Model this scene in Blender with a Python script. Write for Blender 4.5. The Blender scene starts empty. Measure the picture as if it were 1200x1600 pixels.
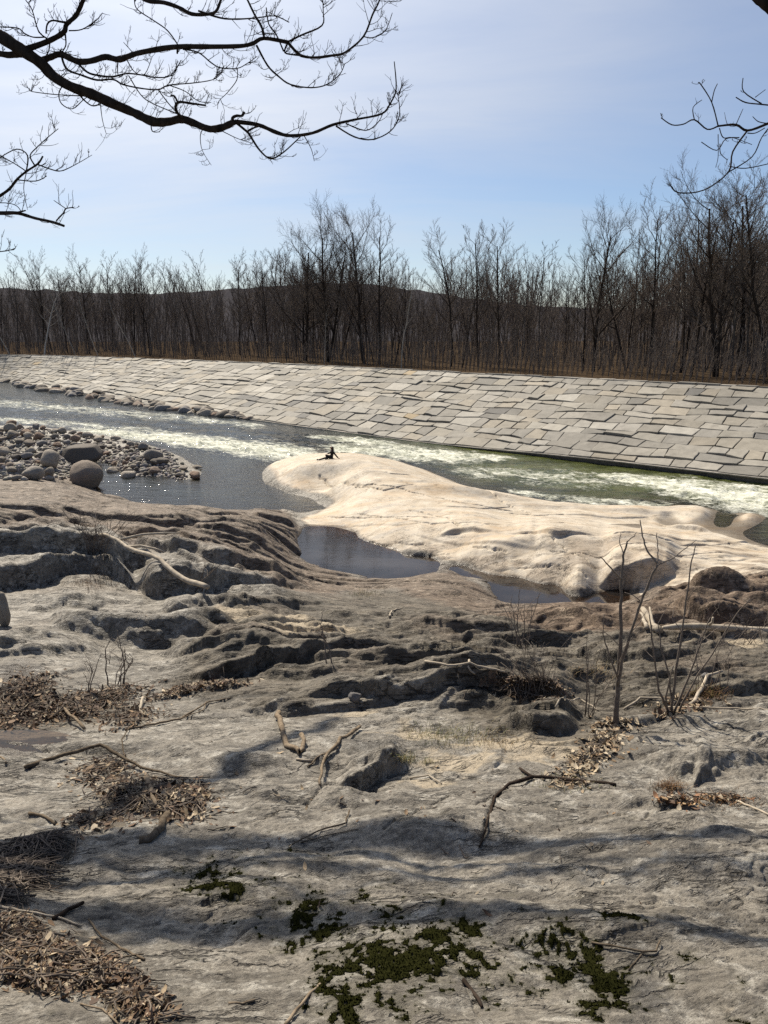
import bpy, math, random
import numpy as np
from mathutils import Vector, Matrix, Euler

random.seed(7)
rng = np.random.default_rng(7)
C = bpy.context.scene.collection
PI = math.pi

# ------------------------------------------------------------------ camera, sky, sun, exposure
CZ = 9.5                       # eye above the river's lowest water level (z = 0)
F = 1180.0                     # focal length in pixels of the 1200 x 1600 photograph
HOR = 512.0                    # row of the horizon
PITCH = math.atan((800 - HOR) / F)
CP, SP = math.cos(PITCH), math.sin(PITCH)

cam_d = bpy.data.cameras.new("camera")
cam = bpy.data.objects.new("camera", cam_d)
C.objects.link(cam)
cam.location = (0, 0, CZ)
cam.rotation_euler = (PI / 2 - PITCH, 0, 0)
cam_d.sensor_fit = 'VERTICAL'
cam_d.sensor_height = 24
cam_d.lens = 24 * F / 1600
cam_d.clip_start = 0.05
cam_d.clip_end = 5000
bpy.context.scene.camera = cam

SUN_EL, SUN_AZ = math.radians(46), math.radians(-27)      # azimuth from +Y, negative = left
SDIR = Vector((math.sin(SUN_AZ) * math.cos(SUN_EL), math.cos(SUN_AZ) * math.cos(SUN_EL), math.sin(SUN_EL)))
sun_d = bpy.data.lights.new("sun", 'SUN')
sun_d.energy = 5.0
sun_d.angle = math.radians(0.55)
sun_d.color = (1.0, 0.91, 0.76)
sun = bpy.data.objects.new("sun", sun_d)
C.objects.link(sun)
sun.rotation_euler = (-SDIR).to_track_quat('-Z', 'Y').to_euler()

world = bpy.data.worlds.new("World")
bpy.context.scene.world = world
world.use_nodes = True
wn, wl = world.node_tree.nodes, world.node_tree.links
bg = wn["Background"]
sky = wn.new("ShaderNodeTexSky")
sky.sky_type = 'NISHITA'
sky.sun_disc = False
sky.sun_elevation = SUN_EL
sky.sun_rotation = SUN_AZ
sky.altitude = 200
sky.air_density = 1.0
sky.dust_density = 0.4
sky.ozone_density = 2.2
tc = wn.new("ShaderNodeTexCoord")
sep = wn.new("ShaderNodeSeparateXYZ")
wl.new(tc.outputs["Generated"], sep.inputs[0])
def wmath(op, a, b=None):
    n = wn.new("ShaderNodeMath"); n.operation = op
    for i, v in enumerate((a, b)):
        if v is None: continue
        if isinstance(v, (int, float)): n.inputs[i].default_value = v
        else: wl.new(v, n.inputs[i])
    return n.outputs[0]
zden = wmath('ADD', wmath('MAXIMUM', sep.outputs[2], 0.0), 0.12)
comb = wn.new("ShaderNodeCombineXYZ")
wl.new(wmath('DIVIDE', sep.outputs[0], zden), comb.inputs[0])
wl.new(wmath('DIVIDE', sep.outputs[1], zden), comb.inputs[1])
wmap = wn.new("ShaderNodeMapping")
wmap.inputs["Rotation"].default_value = (0, 0, 0.35)
wmap.inputs["Scale"].default_value = (0.28, 0.75, 1)
wmap.inputs["Location"].default_value = (3.1, 1.7, 0)
wl.new(comb.outputs[0], wmap.inputs[0])
wnoise = wn.new("ShaderNodeTexNoise")
wnoise.inputs["Scale"].default_value = 1.3
wnoise.inputs["Detail"].default_value = 7
wnoise.inputs["Roughness"].default_value = 0.55
wnoise.inputs["Distortion"].default_value = 0.6
wl.new(wmap.outputs[0], wnoise.inputs[0])
wr = wn.new("ShaderNodeMapRange")
wr.inputs[1].default_value = 0.40; wr.inputs[2].default_value = 0.70
wr.inputs[3].default_value = 0.0; wr.inputs[4].default_value = 0.85
wl.new(wnoise.outputs[0], wr.inputs[0])
# thin cloud is brighter near the sun (forward scattering)
dotn = wn.new("ShaderNodeVectorMath"); dotn.operation = 'DOT_PRODUCT'
dotn.inputs[1].default_value = SDIR
wl.new(tc.outputs["Generated"], dotn.inputs[0])
glow = wmath('POWER', wmath('MAXIMUM', dotn.outputs["Value"], 0.0), 5.0)
cl_b = wmath('ADD', wmath('MULTIPLY', glow, 9.0), 6.0)
ccol = wn.new("ShaderNodeCombineXYZ")
wl.new(wmath('MULTIPLY', cl_b, 0.97), ccol.inputs[0]); wl.new(cl_b, ccol.inputs[1]); wl.new(wmath('MULTIPLY', cl_b, 1.06), ccol.inputs[2])
wmix = wn.new("ShaderNodeMix"); wmix.data_type = 'RGBA'
wl.new(wmath('ADD', wmath('MULTIPLY', wr.outputs[0], wmath('ADD', wmath('MULTIPLY', glow, 1.0), 0.20)), wmath('ADD', wmath('MULTIPLY', glow, 1.15), 0.0)), wmix.inputs[0])
wt = wn.new("ShaderNodeMix"); wt.data_type = 'RGBA'; wt.blend_type = 'MULTIPLY'; wt.inputs[0].default_value = 1.0
wt.inputs[7].default_value = (0.91, 0.95, 1.05, 1)
wl.new(sky.outputs[0], wt.inputs[6]); wl.new(wt.outputs[2], wmix.inputs[6])
wl.new(ccol.outputs[0], wmix.inputs[7])
wl.new(wmix.outputs[2], bg.inputs[0])
bg.inputs[1].default_value = 0.068

vs = bpy.context.scene.view_settings
vs.view_transform = 'Standard'
vs.look = 'None'
vs.exposure = 0.55
vs.gamma = 1.0
cy = bpy.context.scene.cycles
cy.max_bounces = 5
cy.diffuse_bounces = 2
cy.glossy_bounces = 3
cy.transmission_bounces = 3
cy.transparent_max_bounces = 8
cy.sample_clamp_indirect = 4.0
cy.use_denoising = False

# ------------------------------------------------------------------ pixel <-> place
def ray(px, py):
    a = (px - 600) / F; b = (800 - py) / F
    return np.array([a, CP + b * SP, -SP + b * CP])

def at_z(px, py, z):
    d = ray(px, py); t = (z - CZ) / d[2]
    return np.array([0, 0, CZ]) + d * t

def at_y(px, py, Y):
    d = ray(px, py)
    return np.array([0, 0, CZ]) + d * (Y / d[1])

def proj(X, Y, Z):
    zr = Z - CZ
    dep = np.maximum(Y * CP - zr * SP, 0.05)
    return 600 + F * X / dep, 800 - F * (Y * SP + zr * CP) / dep

def smooth(e0, e1, x):
    t = np.clip((x - e0) / (e1 - e0), 0, 1)
    return t * t * (3 - 2 * t)

# ------------------------------------------------------------------ noise
_perm = np.random.default_rng(11).permutation(256)
_perm = np.concatenate([_perm, _perm, _perm])
_ga = np.random.default_rng(12).uniform(0, 2 * PI, 256)
_gx, _gy = np.cos(_ga), np.sin(_ga)
def perlin(x, y, seed=0):
    x = x + seed * 17.31; y = y + seed * 9.77
    xi = np.floor(x).astype(np.int64); yi = np.floor(y).astype(np.int64)
    xf = x - xi; yf = y - yi
    u = xf * xf * xf * (xf * (xf * 6 - 15) + 10); v = yf * yf * yf * (yf * (yf * 6 - 15) + 10)
    xi &= 255; yi &= 255
    def g(ix, iy, fx, fy):
        h = _perm[_perm[ix & 255] + (iy & 255)]
        return _gx[h] * fx + _gy[h] * fy
    n00 = g(xi, yi, xf, yf); n10 = g(xi + 1, yi, xf - 1, yf)
    n01 = g(xi, yi + 1, xf, yf - 1); n11 = g(xi + 1, yi + 1, xf - 1, yf - 1)
    a = n00 + u * (n10 - n00); b = n01 + u * (n11 - n01)
    return (a + v * (b - a)) * 1.4
def fbm(x, y, octv=4, seed=0, gain=0.5, lac=2.03):
    s = 0; a = 1.0; f = 1.0
    for i in range(octv):
        s = s + a * perlin(x * f, y * f, seed + i * 3); a *= gain; f *= lac
    return s

# ------------------------------------------------------------------ mesh helpers
class MB:
    """collects vertices, faces and per-face colours for ONE mesh object"""
    def __init__(self): self.v = []; self.f = []; self.c = []
    def add(self, verts, faces, col=None):
        o = len(self.v)
        self.v.extend([tuple(p) for p in verts])
        for f in faces:
            self.f.append([i + o for i in f])
            self.c.append(col)
    def tube(self, pts, rad, sides=6, col=None, caps=True):
        pts = [Vector(p) for p in pts]
        n = len(pts)
        if n < 2: return
        o = len(self.v)
        t0 = (pts[1] - pts[0]).normalized()
        up = Vector((0, 0, 1)) if abs(t0.z) < 0.9 else Vector((1, 0, 0))
        nx = t0.cross(up).normalized()
        for i, p in enumerate(pts):
            if i == 0: t = pts[1] - pts[0]
            elif i == n - 1: t = pts[-1] - pts[-2]
            else: t = pts[i + 1] - pts[i - 1]
            t = t.normalized() if t.length > 1e-9 else t0
            nx = nx - t * nx.dot(t)
            nx = nx.normalized() if nx.length > 1e-6 else t.orthogonal().normalized()
            ny = t.cross(nx)
            r = rad[i] if hasattr(rad, '__len__') else rad
            for k in range(sides):
                a = 2 * PI * k / sides
                q = p + (nx * math.cos(a) + ny * math.sin(a)) * r
                self.v.append((q.x, q.y, q.z))
        for i in range(n - 1):
            for k in range(sides):
                k2 = (k + 1) % sides
                self.f.append([o + i * sides + k, o + i * sides + k2, o + (i + 1) * sides + k2, o + (i + 1) * sides + k]); self.c.append(col)
        if caps and sides > 2:
            self.f.append([o + k for k in range(sides)][::-1]); self.c.append(col)
            self.f.append([o + (n - 1) * sides + k for k in range(sides)]); self.c.append(col)
    def mesh(self, name, mat=None, smooth_=True):
        me = bpy.data.meshes.new(name)
        me.from_pydata(self.v, [], self.f)
        if mat: me.materials.append(mat)
        if smooth_: me.polygons.foreach_set("use_smooth", [True] * len(me.polygons))
        if any(c is not None for c in self.c):
            at = me.color_attributes.new("Col", 'FLOAT_COLOR', 'CORNER')
            buf = []
            for f, c in zip(self.f, self.c):
                c = c or (0.3, 0.3, 0.3)
                buf.extend([c[0], c[1], c[2], 1.0] * len(f))
            at.data.foreach_set("color", buf)
        me.update()
        return me
    def build(self, name, mat=None, parent=None, smooth_=True):
        return link(name, self.mesh(name, mat, smooth_), parent)

def link(name, me, parent=None):
    o = bpy.data.objects.new(name, me); C.objects.link(o)
    if parent is not None: o.parent = parent
    return o
def empty(name, loc, rz=0.0):
    o = bpy.data.objects.new(name, None); C.objects.link(o)
    o.location = loc; o.rotation_euler = (0, 0, rz); o.empty_display_size = 0.2
    return o
def tag(o, label, cat, group=None, kind=None):
    o["label"] = label; o["category"] = cat
    if group: o["group"] = group
    if kind: o["kind"] = kind
    return o
def structure(o): o["kind"] = "structure"; return o

def grid_mesh(name, V, nr, nc, mat, attrs=None, mask=None):
    me = bpy.data.meshes.new(name)
    idx = np.arange(nr * nc).reshape(nr, nc)
    q = np.stack([idx[:-1, :-1], idx[:-1, 1:], idx[1:, 1:], idx[1:, :-1]], -1).reshape(-1, 4)
    if mask is not None:
        q = q[mask.reshape(-1)]
        used = np.unique(q); remap = np.full(nr * nc, -1, np.int64); remap[used] = np.arange(len(used))
        q = remap[q]; V = V[used]
        if attrs: attrs = {k: a[used] for k, a in attrs.items()}
    me.vertices.add(len(V)); me.vertices.foreach_set("co", V.astype(np.float32).ravel())
    me.loops.add(q.size); me.loops.foreach_set("vertex_index", q.astype(np.int32).ravel())
    me.polygons.add(len(q)); me.polygons.foreach_set("loop_start", np.arange(0, q.size, 4, dtype=np.int32))
    me.update(calc_edges=True)
    me.polygons.foreach_set("use_smooth", np.ones(len(q), bool))
    for k, a in (attrs or {}).items():
        if a.ndim == 1:
            at = me.attributes.new(k, 'FLOAT', 'POINT'); at.data.foreach_set("value", a.astype(np.float32))
        else:
            at = me.color_attributes.new(k, 'FLOAT_COLOR', 'POINT')
            c4 = np.ones((len(a), 4), np.float32); c4[:, :3] = a
            at.data.foreach_set("color", c4.ravel())
    if mat: me.materials.append(mat)
    me.validate()
    return me

# ------------------------------------------------------------------ materials
class NT:
    def __init__(self, name):
        self.m = bpy.data.materials.new(name); self.m.use_nodes = True
        self.n = self.m.node_tree.nodes; self.l = self.m.node_tree.links
        self.b = self.n["Principled BSDF"]; self.out = self.n["Material Output"]
        self.tc = self.n.new("ShaderNodeTexCoord")
    def set(self, sock, v):
        if hasattr(v, "is_output"): self.l.new(v, sock)
        else: sock.default_value = v
    def noise(self, scale, detail=4, rough=0.55, vec=None, dist=0.0):
        n = self.n.new("ShaderNodeTexNoise"); n.inputs["Scale"].default_value = scale
        n.inputs["Detail"].default_value = detail; n.inputs["Roughness"].default_value = rough; n.inputs["Distortion"].default_value = dist
        self.l.new(vec if vec is not None else self.tc.outputs["Object"], n.inputs["Vector"]); return n.outputs[0]
    def voro(self, scale, feature='F1', vec=None, rnd=1.0):
        n = self.n.new("ShaderNodeTexVoronoi"); n.feature = feature; n.inputs["Scale"].default_value = scale
        n.inputs["Randomness"].default_value = rnd
        self.l.new(vec if vec is not None else self.tc.outputs["Object"], n.inputs["Vector"]); return n.outputs[0]
    def mapping(self, scale=(1, 1, 1), rot=(0, 0, 0), vec=None):
        n = self.n.new("ShaderNodeMapping"); n.inputs["Scale"].default_value = scale; n.inputs["Rotation"].default_value = rot
        self.l.new(vec if vec is not None else self.tc.outputs["Object"], n.inputs[0]); return n.outputs[0]
    def strata(self, ang, sx, sy, sz=1.0):
        return self.mapping((sx, sy, sz), (0, 0, 0), self.mapping((1, 1, 1), (0, 0, -ang)))
    def math(self, op, a, b=0.0, c=0.0):
        n = self.n.new("ShaderNodeMath"); n.operation = op
        for i, v in enumerate((a, b, c)): self.set(n.inputs[i], v)
        return n.outputs[0]
    def rng(self, v, a, b, c=0.0, d=1.0, sm=False):
        n = self.n.new("ShaderNodeMapRange"); n.interpolation_type = 'SMOOTHSTEP' if sm else 'LINEAR'
        self.set(n.inputs[0], v)
        for i, x in enumerate((a, b, c, d)): self.set(n.inputs[i + 1], x)
        return n.outputs[0]
    def mix(self, f, a, b, mode='MIX'):
        n = self.n.new("ShaderNodeMix"); n.data_type = 'RGBA'; n.blend_type = mode
        self.set(n.inputs[0], f)
        for s, v in ((n.inputs[6], a), (n.inputs[7], b)):
            self.set(s, (*v, 1) if isinstance(v, (tuple, list)) and len(v) == 3 else v)
        return n.outputs[2]
    def attr(self, name, out="Color"):
        n = self.n.new("ShaderNodeAttribute"); n.attribute_name = name; return n.outputs[out]
    def sepc(self, c):
        n = self.n.new("ShaderNodeSeparateColor"); self.l.new(c, n.inputs[0]); return n.outputs
    def bump(self, h, strength=0.5, dist=0.02, normal=None):
        n = self.n.new("ShaderNodeBump"); n.inputs["Strength"].default_value = strength; n.inputs["Distance"].default_value = dist
        self.l.new(h, n.inputs["Height"])
        if normal is not None: self.l.new(normal, n.inputs["Normal"])
        return n.outputs[0]
    def rand(self):
        return self.n.new("ShaderNodeObjectInfo").outputs["Random"]
    def col(self, c): self.set(self.b.inputs["Base Color"], (*c, 1) if isinstance(c, tuple) and len(c) == 3 else c)
    def rough(self, r): self.set(self.b.inputs["Roughness"], r)
    def spec(self, s): self.set(self.b.inputs["Specular IOR Level"], s)
    def normal(self, n): self.l.new(n, self.b.inputs["Normal"])

def mat_bedrock():
    t = NT("bedrock")
    z = t.sepc(t.attr("Zone"))        # R pale granite, G red-brown rock, B moss / lichen stain
    y = t.sepc(t.attr("Zone2"))       # R sand, G dark fractured rock, B wet
    lay = t.strata(0.10, 0.42, 1.9, 2.4)
    dgl = t.strata(0.42, 0.5, 1.9, 1.9)
    big = t.noise(1.1, 6, 0.62)
    mid = t.noise(4.2, 7, 0.7)
    streak = t.noise(2.6, 8, 0.70, lay, 0.5)
    diag = t.noise(3.0, 8, 0.72, dgl, 0.6)
    fine = t.noise(30, 6, 0.72)
    grain = t.noise(170, 3, 0.7)
    blot = t.noise(11, 7, 0.74)
    def crk(v, sc, w): return t.rng(t.math('ABSOLUTE', t.math('SUBTRACT', t.noise(sc, 6, 0.55, v, 0.5), 0.5)), 0.0, w, 1.0, 0.0)
    crease = t.math('MAXIMUM', crk(lay, 2.1, 0.016), t.math('MULTIPLY', crk(dgl, 1.5, 0.012), 0.9))
    crease = t.math('MULTIPLY', crease, t.rng(t.noise(1.6, 4, 0.6), 0.46, 0.56))
    crease = t.math('MULTIPLY', crease, t.math('SUBTRACT', 1.0, t.math('MULTIPLY', z[0], 0.45)))
    grey = t.mix(t.rng(big, 0.36, 0.64), (0.148, 0.130, 0.105), (0.305, 0.272, 0.224))
    grey = t.mix(t.rng(mid, 0.50, 0.64), grey, (0.44, 0.41, 0.355))
    grey = t.mix(t.math('MULTIPLY', t.rng(diag, 0.50, 0.60), 0.75), grey, (0.09, 0.078, 0.063))
    grey = t.mix(t.math('MULTIPLY', t.rng(blot, 0.49, 0.59), 0.7), grey, (0.10, 0.088, 0.072))
    dark = t.mix(t.rng(streak, 0.38, 0.62), (0.036, 0.031, 0.024), (0.158, 0.133, 0.101))
    dark = t.mix(t.rng(mid, 0.54, 0.66), dark, (0.205, 0.178, 0.138))
    grey = t.mix(y[1], grey, dark)
    pale = t.mix(t.rng(big, 0.38, 0.62), (0.47, 0.395, 0.30), (0.60, 0.53, 0.43))
    pale = t.mix(t.math('MULTIPLY', t.rng(diag, 0.50, 0.68), 0.6), pale, (0.47, 0.42, 0.36))
    tan = t.noise(0.42, 8, 0.72, t.mapping((0.6, 1.5, 1)))
    low = t.rng(z[0], 0.95, 0.6, 0.0, 1.0)
    pale = t.mix(t.math('MULTIPLY', t.rng(tan, 0.50, 0.66), 0.75), pale, (0.47, 0.335, 0.20))
    pale = t.mix(t.math('MULTIPLY', t.rng(t.noise(1.7, 7, 0.7), 0.58, 0.68), 0.6), pale, (0.30, 0.28, 0.255))
    red = t.mix(t.rng(streak, 0.36, 0.64), (0.068, 0.047, 0.034), (0.235, 0.172, 0.124))
    red = t.mix(t.rng(mid, 0.54, 0.66), red, (0.35, 0.275, 0.205))
    c = t.mix(z[1], grey, red)
    pale = t.mix(t.math('MULTIPLY', low, t.rng(mid, 0.35, 0.6, 0.35, 0.8)), pale, (0.40, 0.285, 0.185))
    pale = t.mix(t.math('MULTIPLY', t.rng(t.noise(0.9, 7, 0.7, lay), 0.54, 0.64), 0.55), pale, (0.36, 0.33, 0.295))
    c = t.mix(t.rng(z[0], 0.25, 1.0), c, pale)
    sand = t.mix(t.rng(fine, 0.35, 0.65), (0.34, 0.275, 0.19), (0.46, 0.385, 0.28))
    c = t.mix(t.math('MULTIPLY', y[0], 0.9), c, sand)
    notp = t.math('SUBTRACT', 1.0, t.math('MULTIPLY', z[0], 0.75))
    fleck = t.rng(t.noise(38, 5, 0.78), 0.575, 0.66)
    lich = t.rng(t.noise(1.6, 4, 0.6), 0.42, 0.62)
    c = t.mix(t.math('MULTIPLY', t.math('MULTIPLY', fleck, lich), t.math('MULTIPLY', notp, t.rng(y[1], 0, 1, 0.85, 0.3))), c, (0.52, 0.485, 0.41))
    c = t.mix(t.math('MULTIPLY', t.math('MULTIPLY', t.rng(fine, 0.52, 0.62), notp), 0.5), c, (0.055, 0.048, 0.038))
    c = t.mix(t.math('MULTIPLY', t.rng(grain, 0.42, 0.62), 0.38), c, t.mix(0.6, c, (0.0, 0.0, 0.0)))
    c = t.mix(t.math('MULTIPLY', crease, 0.85), c, (0.05, 0.042, 0.033))
    c = t.mix(z[2], c, (0.050, 0.046, 0.020))
    c = t.mix(t.math('MULTIPLY', y[2], 0.72), c, (0.045, 0.03, 0.018))
    t.col(c)
    t.rough(t.math('MULTIPLY', t.rng(fine, 0.35, 0.65, 0.50, 0.78), t.rng(y[2], 0, 1, 1.0, 0.5))); t.spec(t.rng(t.math('MAXIMUM', t.math('MAXIMUM', z[0], z[1]), t.math('MULTIPLY', y[1], 0.9)), 0, 1, 0.36, 0.10))
    h = t.math('ADD', t.math('MULTIPLY', mid, 0.5), t.math('MULTIPLY', fine, 0.22))
    h = t.math('ADD', h, t.math('MULTIPLY', t.mix(y[1], diag, streak), 0.9))
    h = t.math('ADD', h, t.math('MULTIPLY', blot, 0.4))
    h = t.math('ADD', h, t.math('MULTIPLY', grain, 0.05))
    h = t.math('ADD', h, t.math('MULTIPLY', crease, -0.7))
    h = t.math('MULTIPLY', h, t.rng(z[0], 0, 1, 1.0, 0.28))
    t.normal(t.bump(h, 0.95, 0.06))
    return t.m

def mat_simple(name, c1, c2, scale=8, rough=0.85, bump=0.4, bd=0.01, rnd=0.0, mapscale=None, spec=0.3):
    if rough >= 0.9: spec = 0.0
    t = NT(name)
    v = t.mapping(mapscale) if mapscale else None
    n = t.noise(scale, 6, 0.65, v)
    c = t.mix(t.rng(n, 0.33, 0.67), c1, c2)
    if rnd:
        c = t.mix(1.0, c, t.mix(t.rand(), (1 - rnd,) * 3, (1 + rnd, 1 + rnd * 0.93, 1 + rnd * 0.85)), 'MULTIPLY')
    t.col(c); t.rough(rough); t.spec(spec)
    t.normal(t.bump(n, bump, bd))
    return t.m

def mat_col(name, rough=0.85, scale=6, var=0.25, bump=0.4, bd=0.02):
    """colour from the mesh's own per-piece colour attribute, with wear"""
    t = NT(name)
    n = t.noise(scale, 7, 0.68)
    c = t.mix(1.0, t.attr("Col"), t.mix(t.rng(n, 0.3, 0.7), (1 - var,) * 3, (1 + var * 0.6,) * 3), 'MULTIPLY')
    c = t.mix(t.math('MULTIPLY', t.rng(t.noise(scale * 0.35, 5, 0.7), 0.56, 0.7), 0.5), c, (0.13, 0.115, 0.095))
    t.col(c); t.rough(rough); t.spec(0.3); t.normal(t.bump(n, bump, bd))
    return t.m

def mat_boulder():
    t = NT("river_boulder")
    n = t.noise(2.5, 6, 0.65); f = t.noise(22, 5, 0.7); r = t.rand()
    r2 = t.math('FRACT', t.math('MULTIPLY', r, 7.31))
    base = t.mix(r, (0.10, 0.085, 0.07), (0.40, 0.345, 0.275))
    base = t.mix(t.rng(r2, 0.55, 0.9), base, (0.21, 0.20, 0.195))
    base = t.mix(t.rng(t.math('FRACT', t.math('MULTIPLY', r, 3.7)), 0.75, 0.95), base, (0.26, 0.17, 0.115))
    c = t.mix(t.rng(n, 0.35, 0.65), t.mix(0.45, base, (0.10, 0.085, 0.07)), base)
    c = t.mix(t.math('MULTIPLY', t.rng(f, 0.5, 0.62), 0.5), c, (0.09, 0.078, 0.066))
    t.col(c); t.rough(0.85); t.spec(0.3)
    t.normal(t.bump(t.math('ADD', n, t.math('MULTIPLY', f, 0.5)), 0.7, 0.07))
    return t.m

def mat_water(name, clear, body, rough=0.06, wscale=(1.0, 1.0, 1.0), wb=0.35, foam=False):
    t = NT(name)
    n = t.n; l = t.l
    v = t.mapping(wscale)
    h = t.math('ADD', t.noise(1.6, 4, 0.6, v, 0.3), t.math('MULTIPLY', t.noise(6.0, 3, 0.6, v), 0.4))
    nb = t.bump(h, wb, 0.12)
    gl = n.new("ShaderNodeBsdfGlossy"); gl.inputs["Roughness"].default_value = rough; l.new(nb, gl.inputs["Normal"])
    tr = n.new("ShaderNodeBsdfTransparent"); tr.inputs[0].default_value = (*clear, 1)
    df = n.new("ShaderNodeBsdfDiffuse")
    shade = t.noise(0.35, 5, 0.65, v)
    bc = t.mix(t.rng(shade, 0.38, 0.62), tuple(x * 0.55 for x in body), tuple(x * 1.4 for x in body))
    if foam:
        xs = n.new("ShaderNodeSeparateXYZ"); l.new(t.tc.outputs["Object"], xs.inputs[0])
        bc = t.mix(t.rng(xs.outputs[0], -6.0, 7.0), bc, t.mix(t.rng(shade, 0.38, 0.62), (0.045, 0.055, 0.014), (0.13, 0.145, 0.045)))
    l.new(bc, df.inputs[0]); l.new(nb, df.inputs["Normal"])
    m1 = n.new("ShaderNodeMixShader")
    l.new(t.rng(t.attr("depth", "Fac"), 0.0, 1.1, 0.08, 0.95), m1.inputs[0])
    l.new(tr.outputs[0], m1.inputs[1]); l.new(df.outputs[0], m1.inputs[2])
    fr = n.new("ShaderNodeFresnel"); fr.inputs["IOR"].default_value = 1.42; l.new(nb, fr.inputs["Normal"])
    m2 = n.new("ShaderNodeMixShader"); l.new(fr.outputs[0], m2.inputs[0]); l.new(m1.outputs[0], m2.inputs[1]); l.new(gl.outputs[0], m2.inputs[2])
    last = m2.outputs[0]
    if foam:
        fo = t.attr("foam", "Fac")
        vn = t.strata(-0.62, 0.6, 1.1)
        n1 = t.noise(0.9, 7, 0.68, vn, 0.8); n2 = t.noise(4.5, 6, 0.72, vn, 0.5)
        brk = t.math('ADD', t.math('MULTIPLY', n1, 0.55), t.math('MULTIPLY', n2, 0.45))
        fac = t.rng(t.math('ADD', t.math('MULTIPLY', fo, 0.75), t.math('MULTIPLY', t.math('SUBTRACT', brk, 0.5), 2.6)), 0.30, 0.78, 0.0, 1.0)
        fac = t.math('MULTIPLY', fac, t.rng(fo, 0.02, 0.3, 0.0, 1.0))
        fd = n.new("ShaderNodeBsdfDiffuse")
        l.new(t.mix(t.rng(brk, 0.42, 0.66), (0.42, 0.43, 0.33), (0.82, 0.81, 0.73)), fd.inputs[0])
        l.new(t.bump(brk, 0.8, 0.25), fd.inputs["Normal"])
        m3 = n.new("ShaderNodeMixShader"); l.new(fac, m3.inputs[0]); l.new(last, m3.inputs[1]); l.new(fd.outputs[0], m3.inputs[2])
        last = m3.outputs[0]
    l.new(last, t.out.inputs[0])
    return t.m

M = {}
M['bedrock'] = mat_bedrock()
M['slab'] = mat_col("granite_slabs", 0.8, 1.6, 0.22, 0.5, 0.03)
M['gap'] = mat_simple("dark_joint_fill", (0.05, 0.045, 0.04), (0.11, 0.10, 0.085), 3)
M['concrete'] = mat_simple("weathered_concrete", (0.20, 0.18, 0.15), (0.33, 0.30, 0.26), 2.5)
M['boulder'] = mat_boulder()
M['gravel'] = mat_col("gravel", 0.85, 9, 0.2)
M['bark_dark'] = mat_simple("dark_bark", (0.022, 0.017, 0.014), (0.055, 0.042, 0.034), 14, 0.9, 0.5, 0.01, 0.25, (1, 1, 0.25))
M['bark_grey'] = mat_simple("grey_bark", (0.07, 0.058, 0.049), (0.15, 0.126, 0.106), 6, 0.9, 0.5, 0.02, 0.35, (1, 1, 0.2))
M['bark_pale'] = mat_simple("pale_bark", (0.22, 0.20, 0.175), (0.38, 0.35, 0.31), 5, 0.9, 0.3, 0.01, 0.2)
M['twig'] = mat_simple("twigs", (0.092, 0.076, 0.066), (0.17, 0.142, 0.12), 4, 0.9, 0.1, 0.01, 0.35)
M['forest'] = mat_simple("leafy_forest_floor", (0.035, 0.025, 0.017), (0.075, 0.054, 0.036), 1.5, 0.95, 0.6, 0.1)
M['hill'] = mat_simple("wooded_hillside", (0.034, 0.033, 0.037), (0.060, 0.056, 0.060), 0.08, 0.95, 0.8, 2.0, 0, (1, 1, 0.25))
M['drift'] = mat_simple("bleached_driftwood", (0.22, 0.185, 0.14), (0.42, 0.36, 0.28), 7, 0.85, 0.5, 0.01, 0.1)
M['stick'] = mat_simple("weathered_stick", (0.085, 0.066, 0.048), (0.21, 0.17, 0.125), 20, 0.9, 0.5, 0.004, 0.35)
M['stem'] = mat_simple("sapling_bark", (0.10, 0.08, 0.065), (0.20, 0.165, 0.135), 25, 0.85, 0.3, 0.002, 0.2)
M['leaf'] = mat_col("dead_leaves", 0.75, 30, 0.3, 0.2, 0.002)
M['moss'] = mat_simple("moss", (0.006, 0.007, 0.0025), (0.022, 0.022, 0.007), 110, 0.95, 0.9, 0.006)
M['grass'] = mat_col("dry_grass", 0.9, 20, 0.25, 0.1, 0.001)
M['river'] = mat_water("river_water", (0.42, 0.36, 0.22), (0.020, 0.027, 0.028), 0.11, (0.55, 1.3, 1), 0.5, True)
M['pool'] = mat_water("pool_water", (0.55, 0.42, 0.30), (0.040, 0.036, 0.034), 0.015, (0.8, 1.6, 1), 0.03)
M['cloth'] = mat_simple("black_clothing", (0.008, 0.008, 0.009), (0.018, 0.017, 0.018), 40, 0.85, 0.2, 0.003)
M['skin'] = mat_simple("skin", (0.30, 0.17, 0.12), (0.36, 0.21, 0.15), 40, 0.6, 0.05, 0.001)
M['hair'] = mat_simple("brown_hair", (0.018, 0.010, 0.007), (0.04, 0.022, 0.015), 60, 0.6, 0.4, 0.004)

# ------------------------------------------------------------------ bedrock: the ground as one sheet
# (pixel row on the centre line -> distance) used to space the sheet's rows
ROWS = np.array([740, 770, 800, 850, 900, 950, 1000, 1050, 1100, 1150, 1200, 1250, 1300, 1400, 1500, 1600, 1750, 1900], float)
DIST = np.array([46, 41, 37.5, 31, 24.5, 18.5, 14, 11, 9, 7.5, 6.4, 5.5, 4.8, 3.75, 2.95, 2.35, 1.7, 1.25], float)
def ydist(py): return np.exp(np.interp(py, ROWS, np.log(DIST)))

cp = []   # control points (X, Y, z)
def cy_(px, py, Y): cp.append(at_y(px, py, Y))
def cz_(px, py, z): cp.append(at_z(px, py, z))
for py in (955, 1000, 1050, 1100, 1150, 1200, 1250, 1300, 1400, 1500, 1600, 1750, 1900):
    for px in (-420, 250, 600, 950, 1220, 1650) if py > 1060 else (600, 950, 1220, 1600):
        cy_(px, py, float(ydist(py)))
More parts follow.
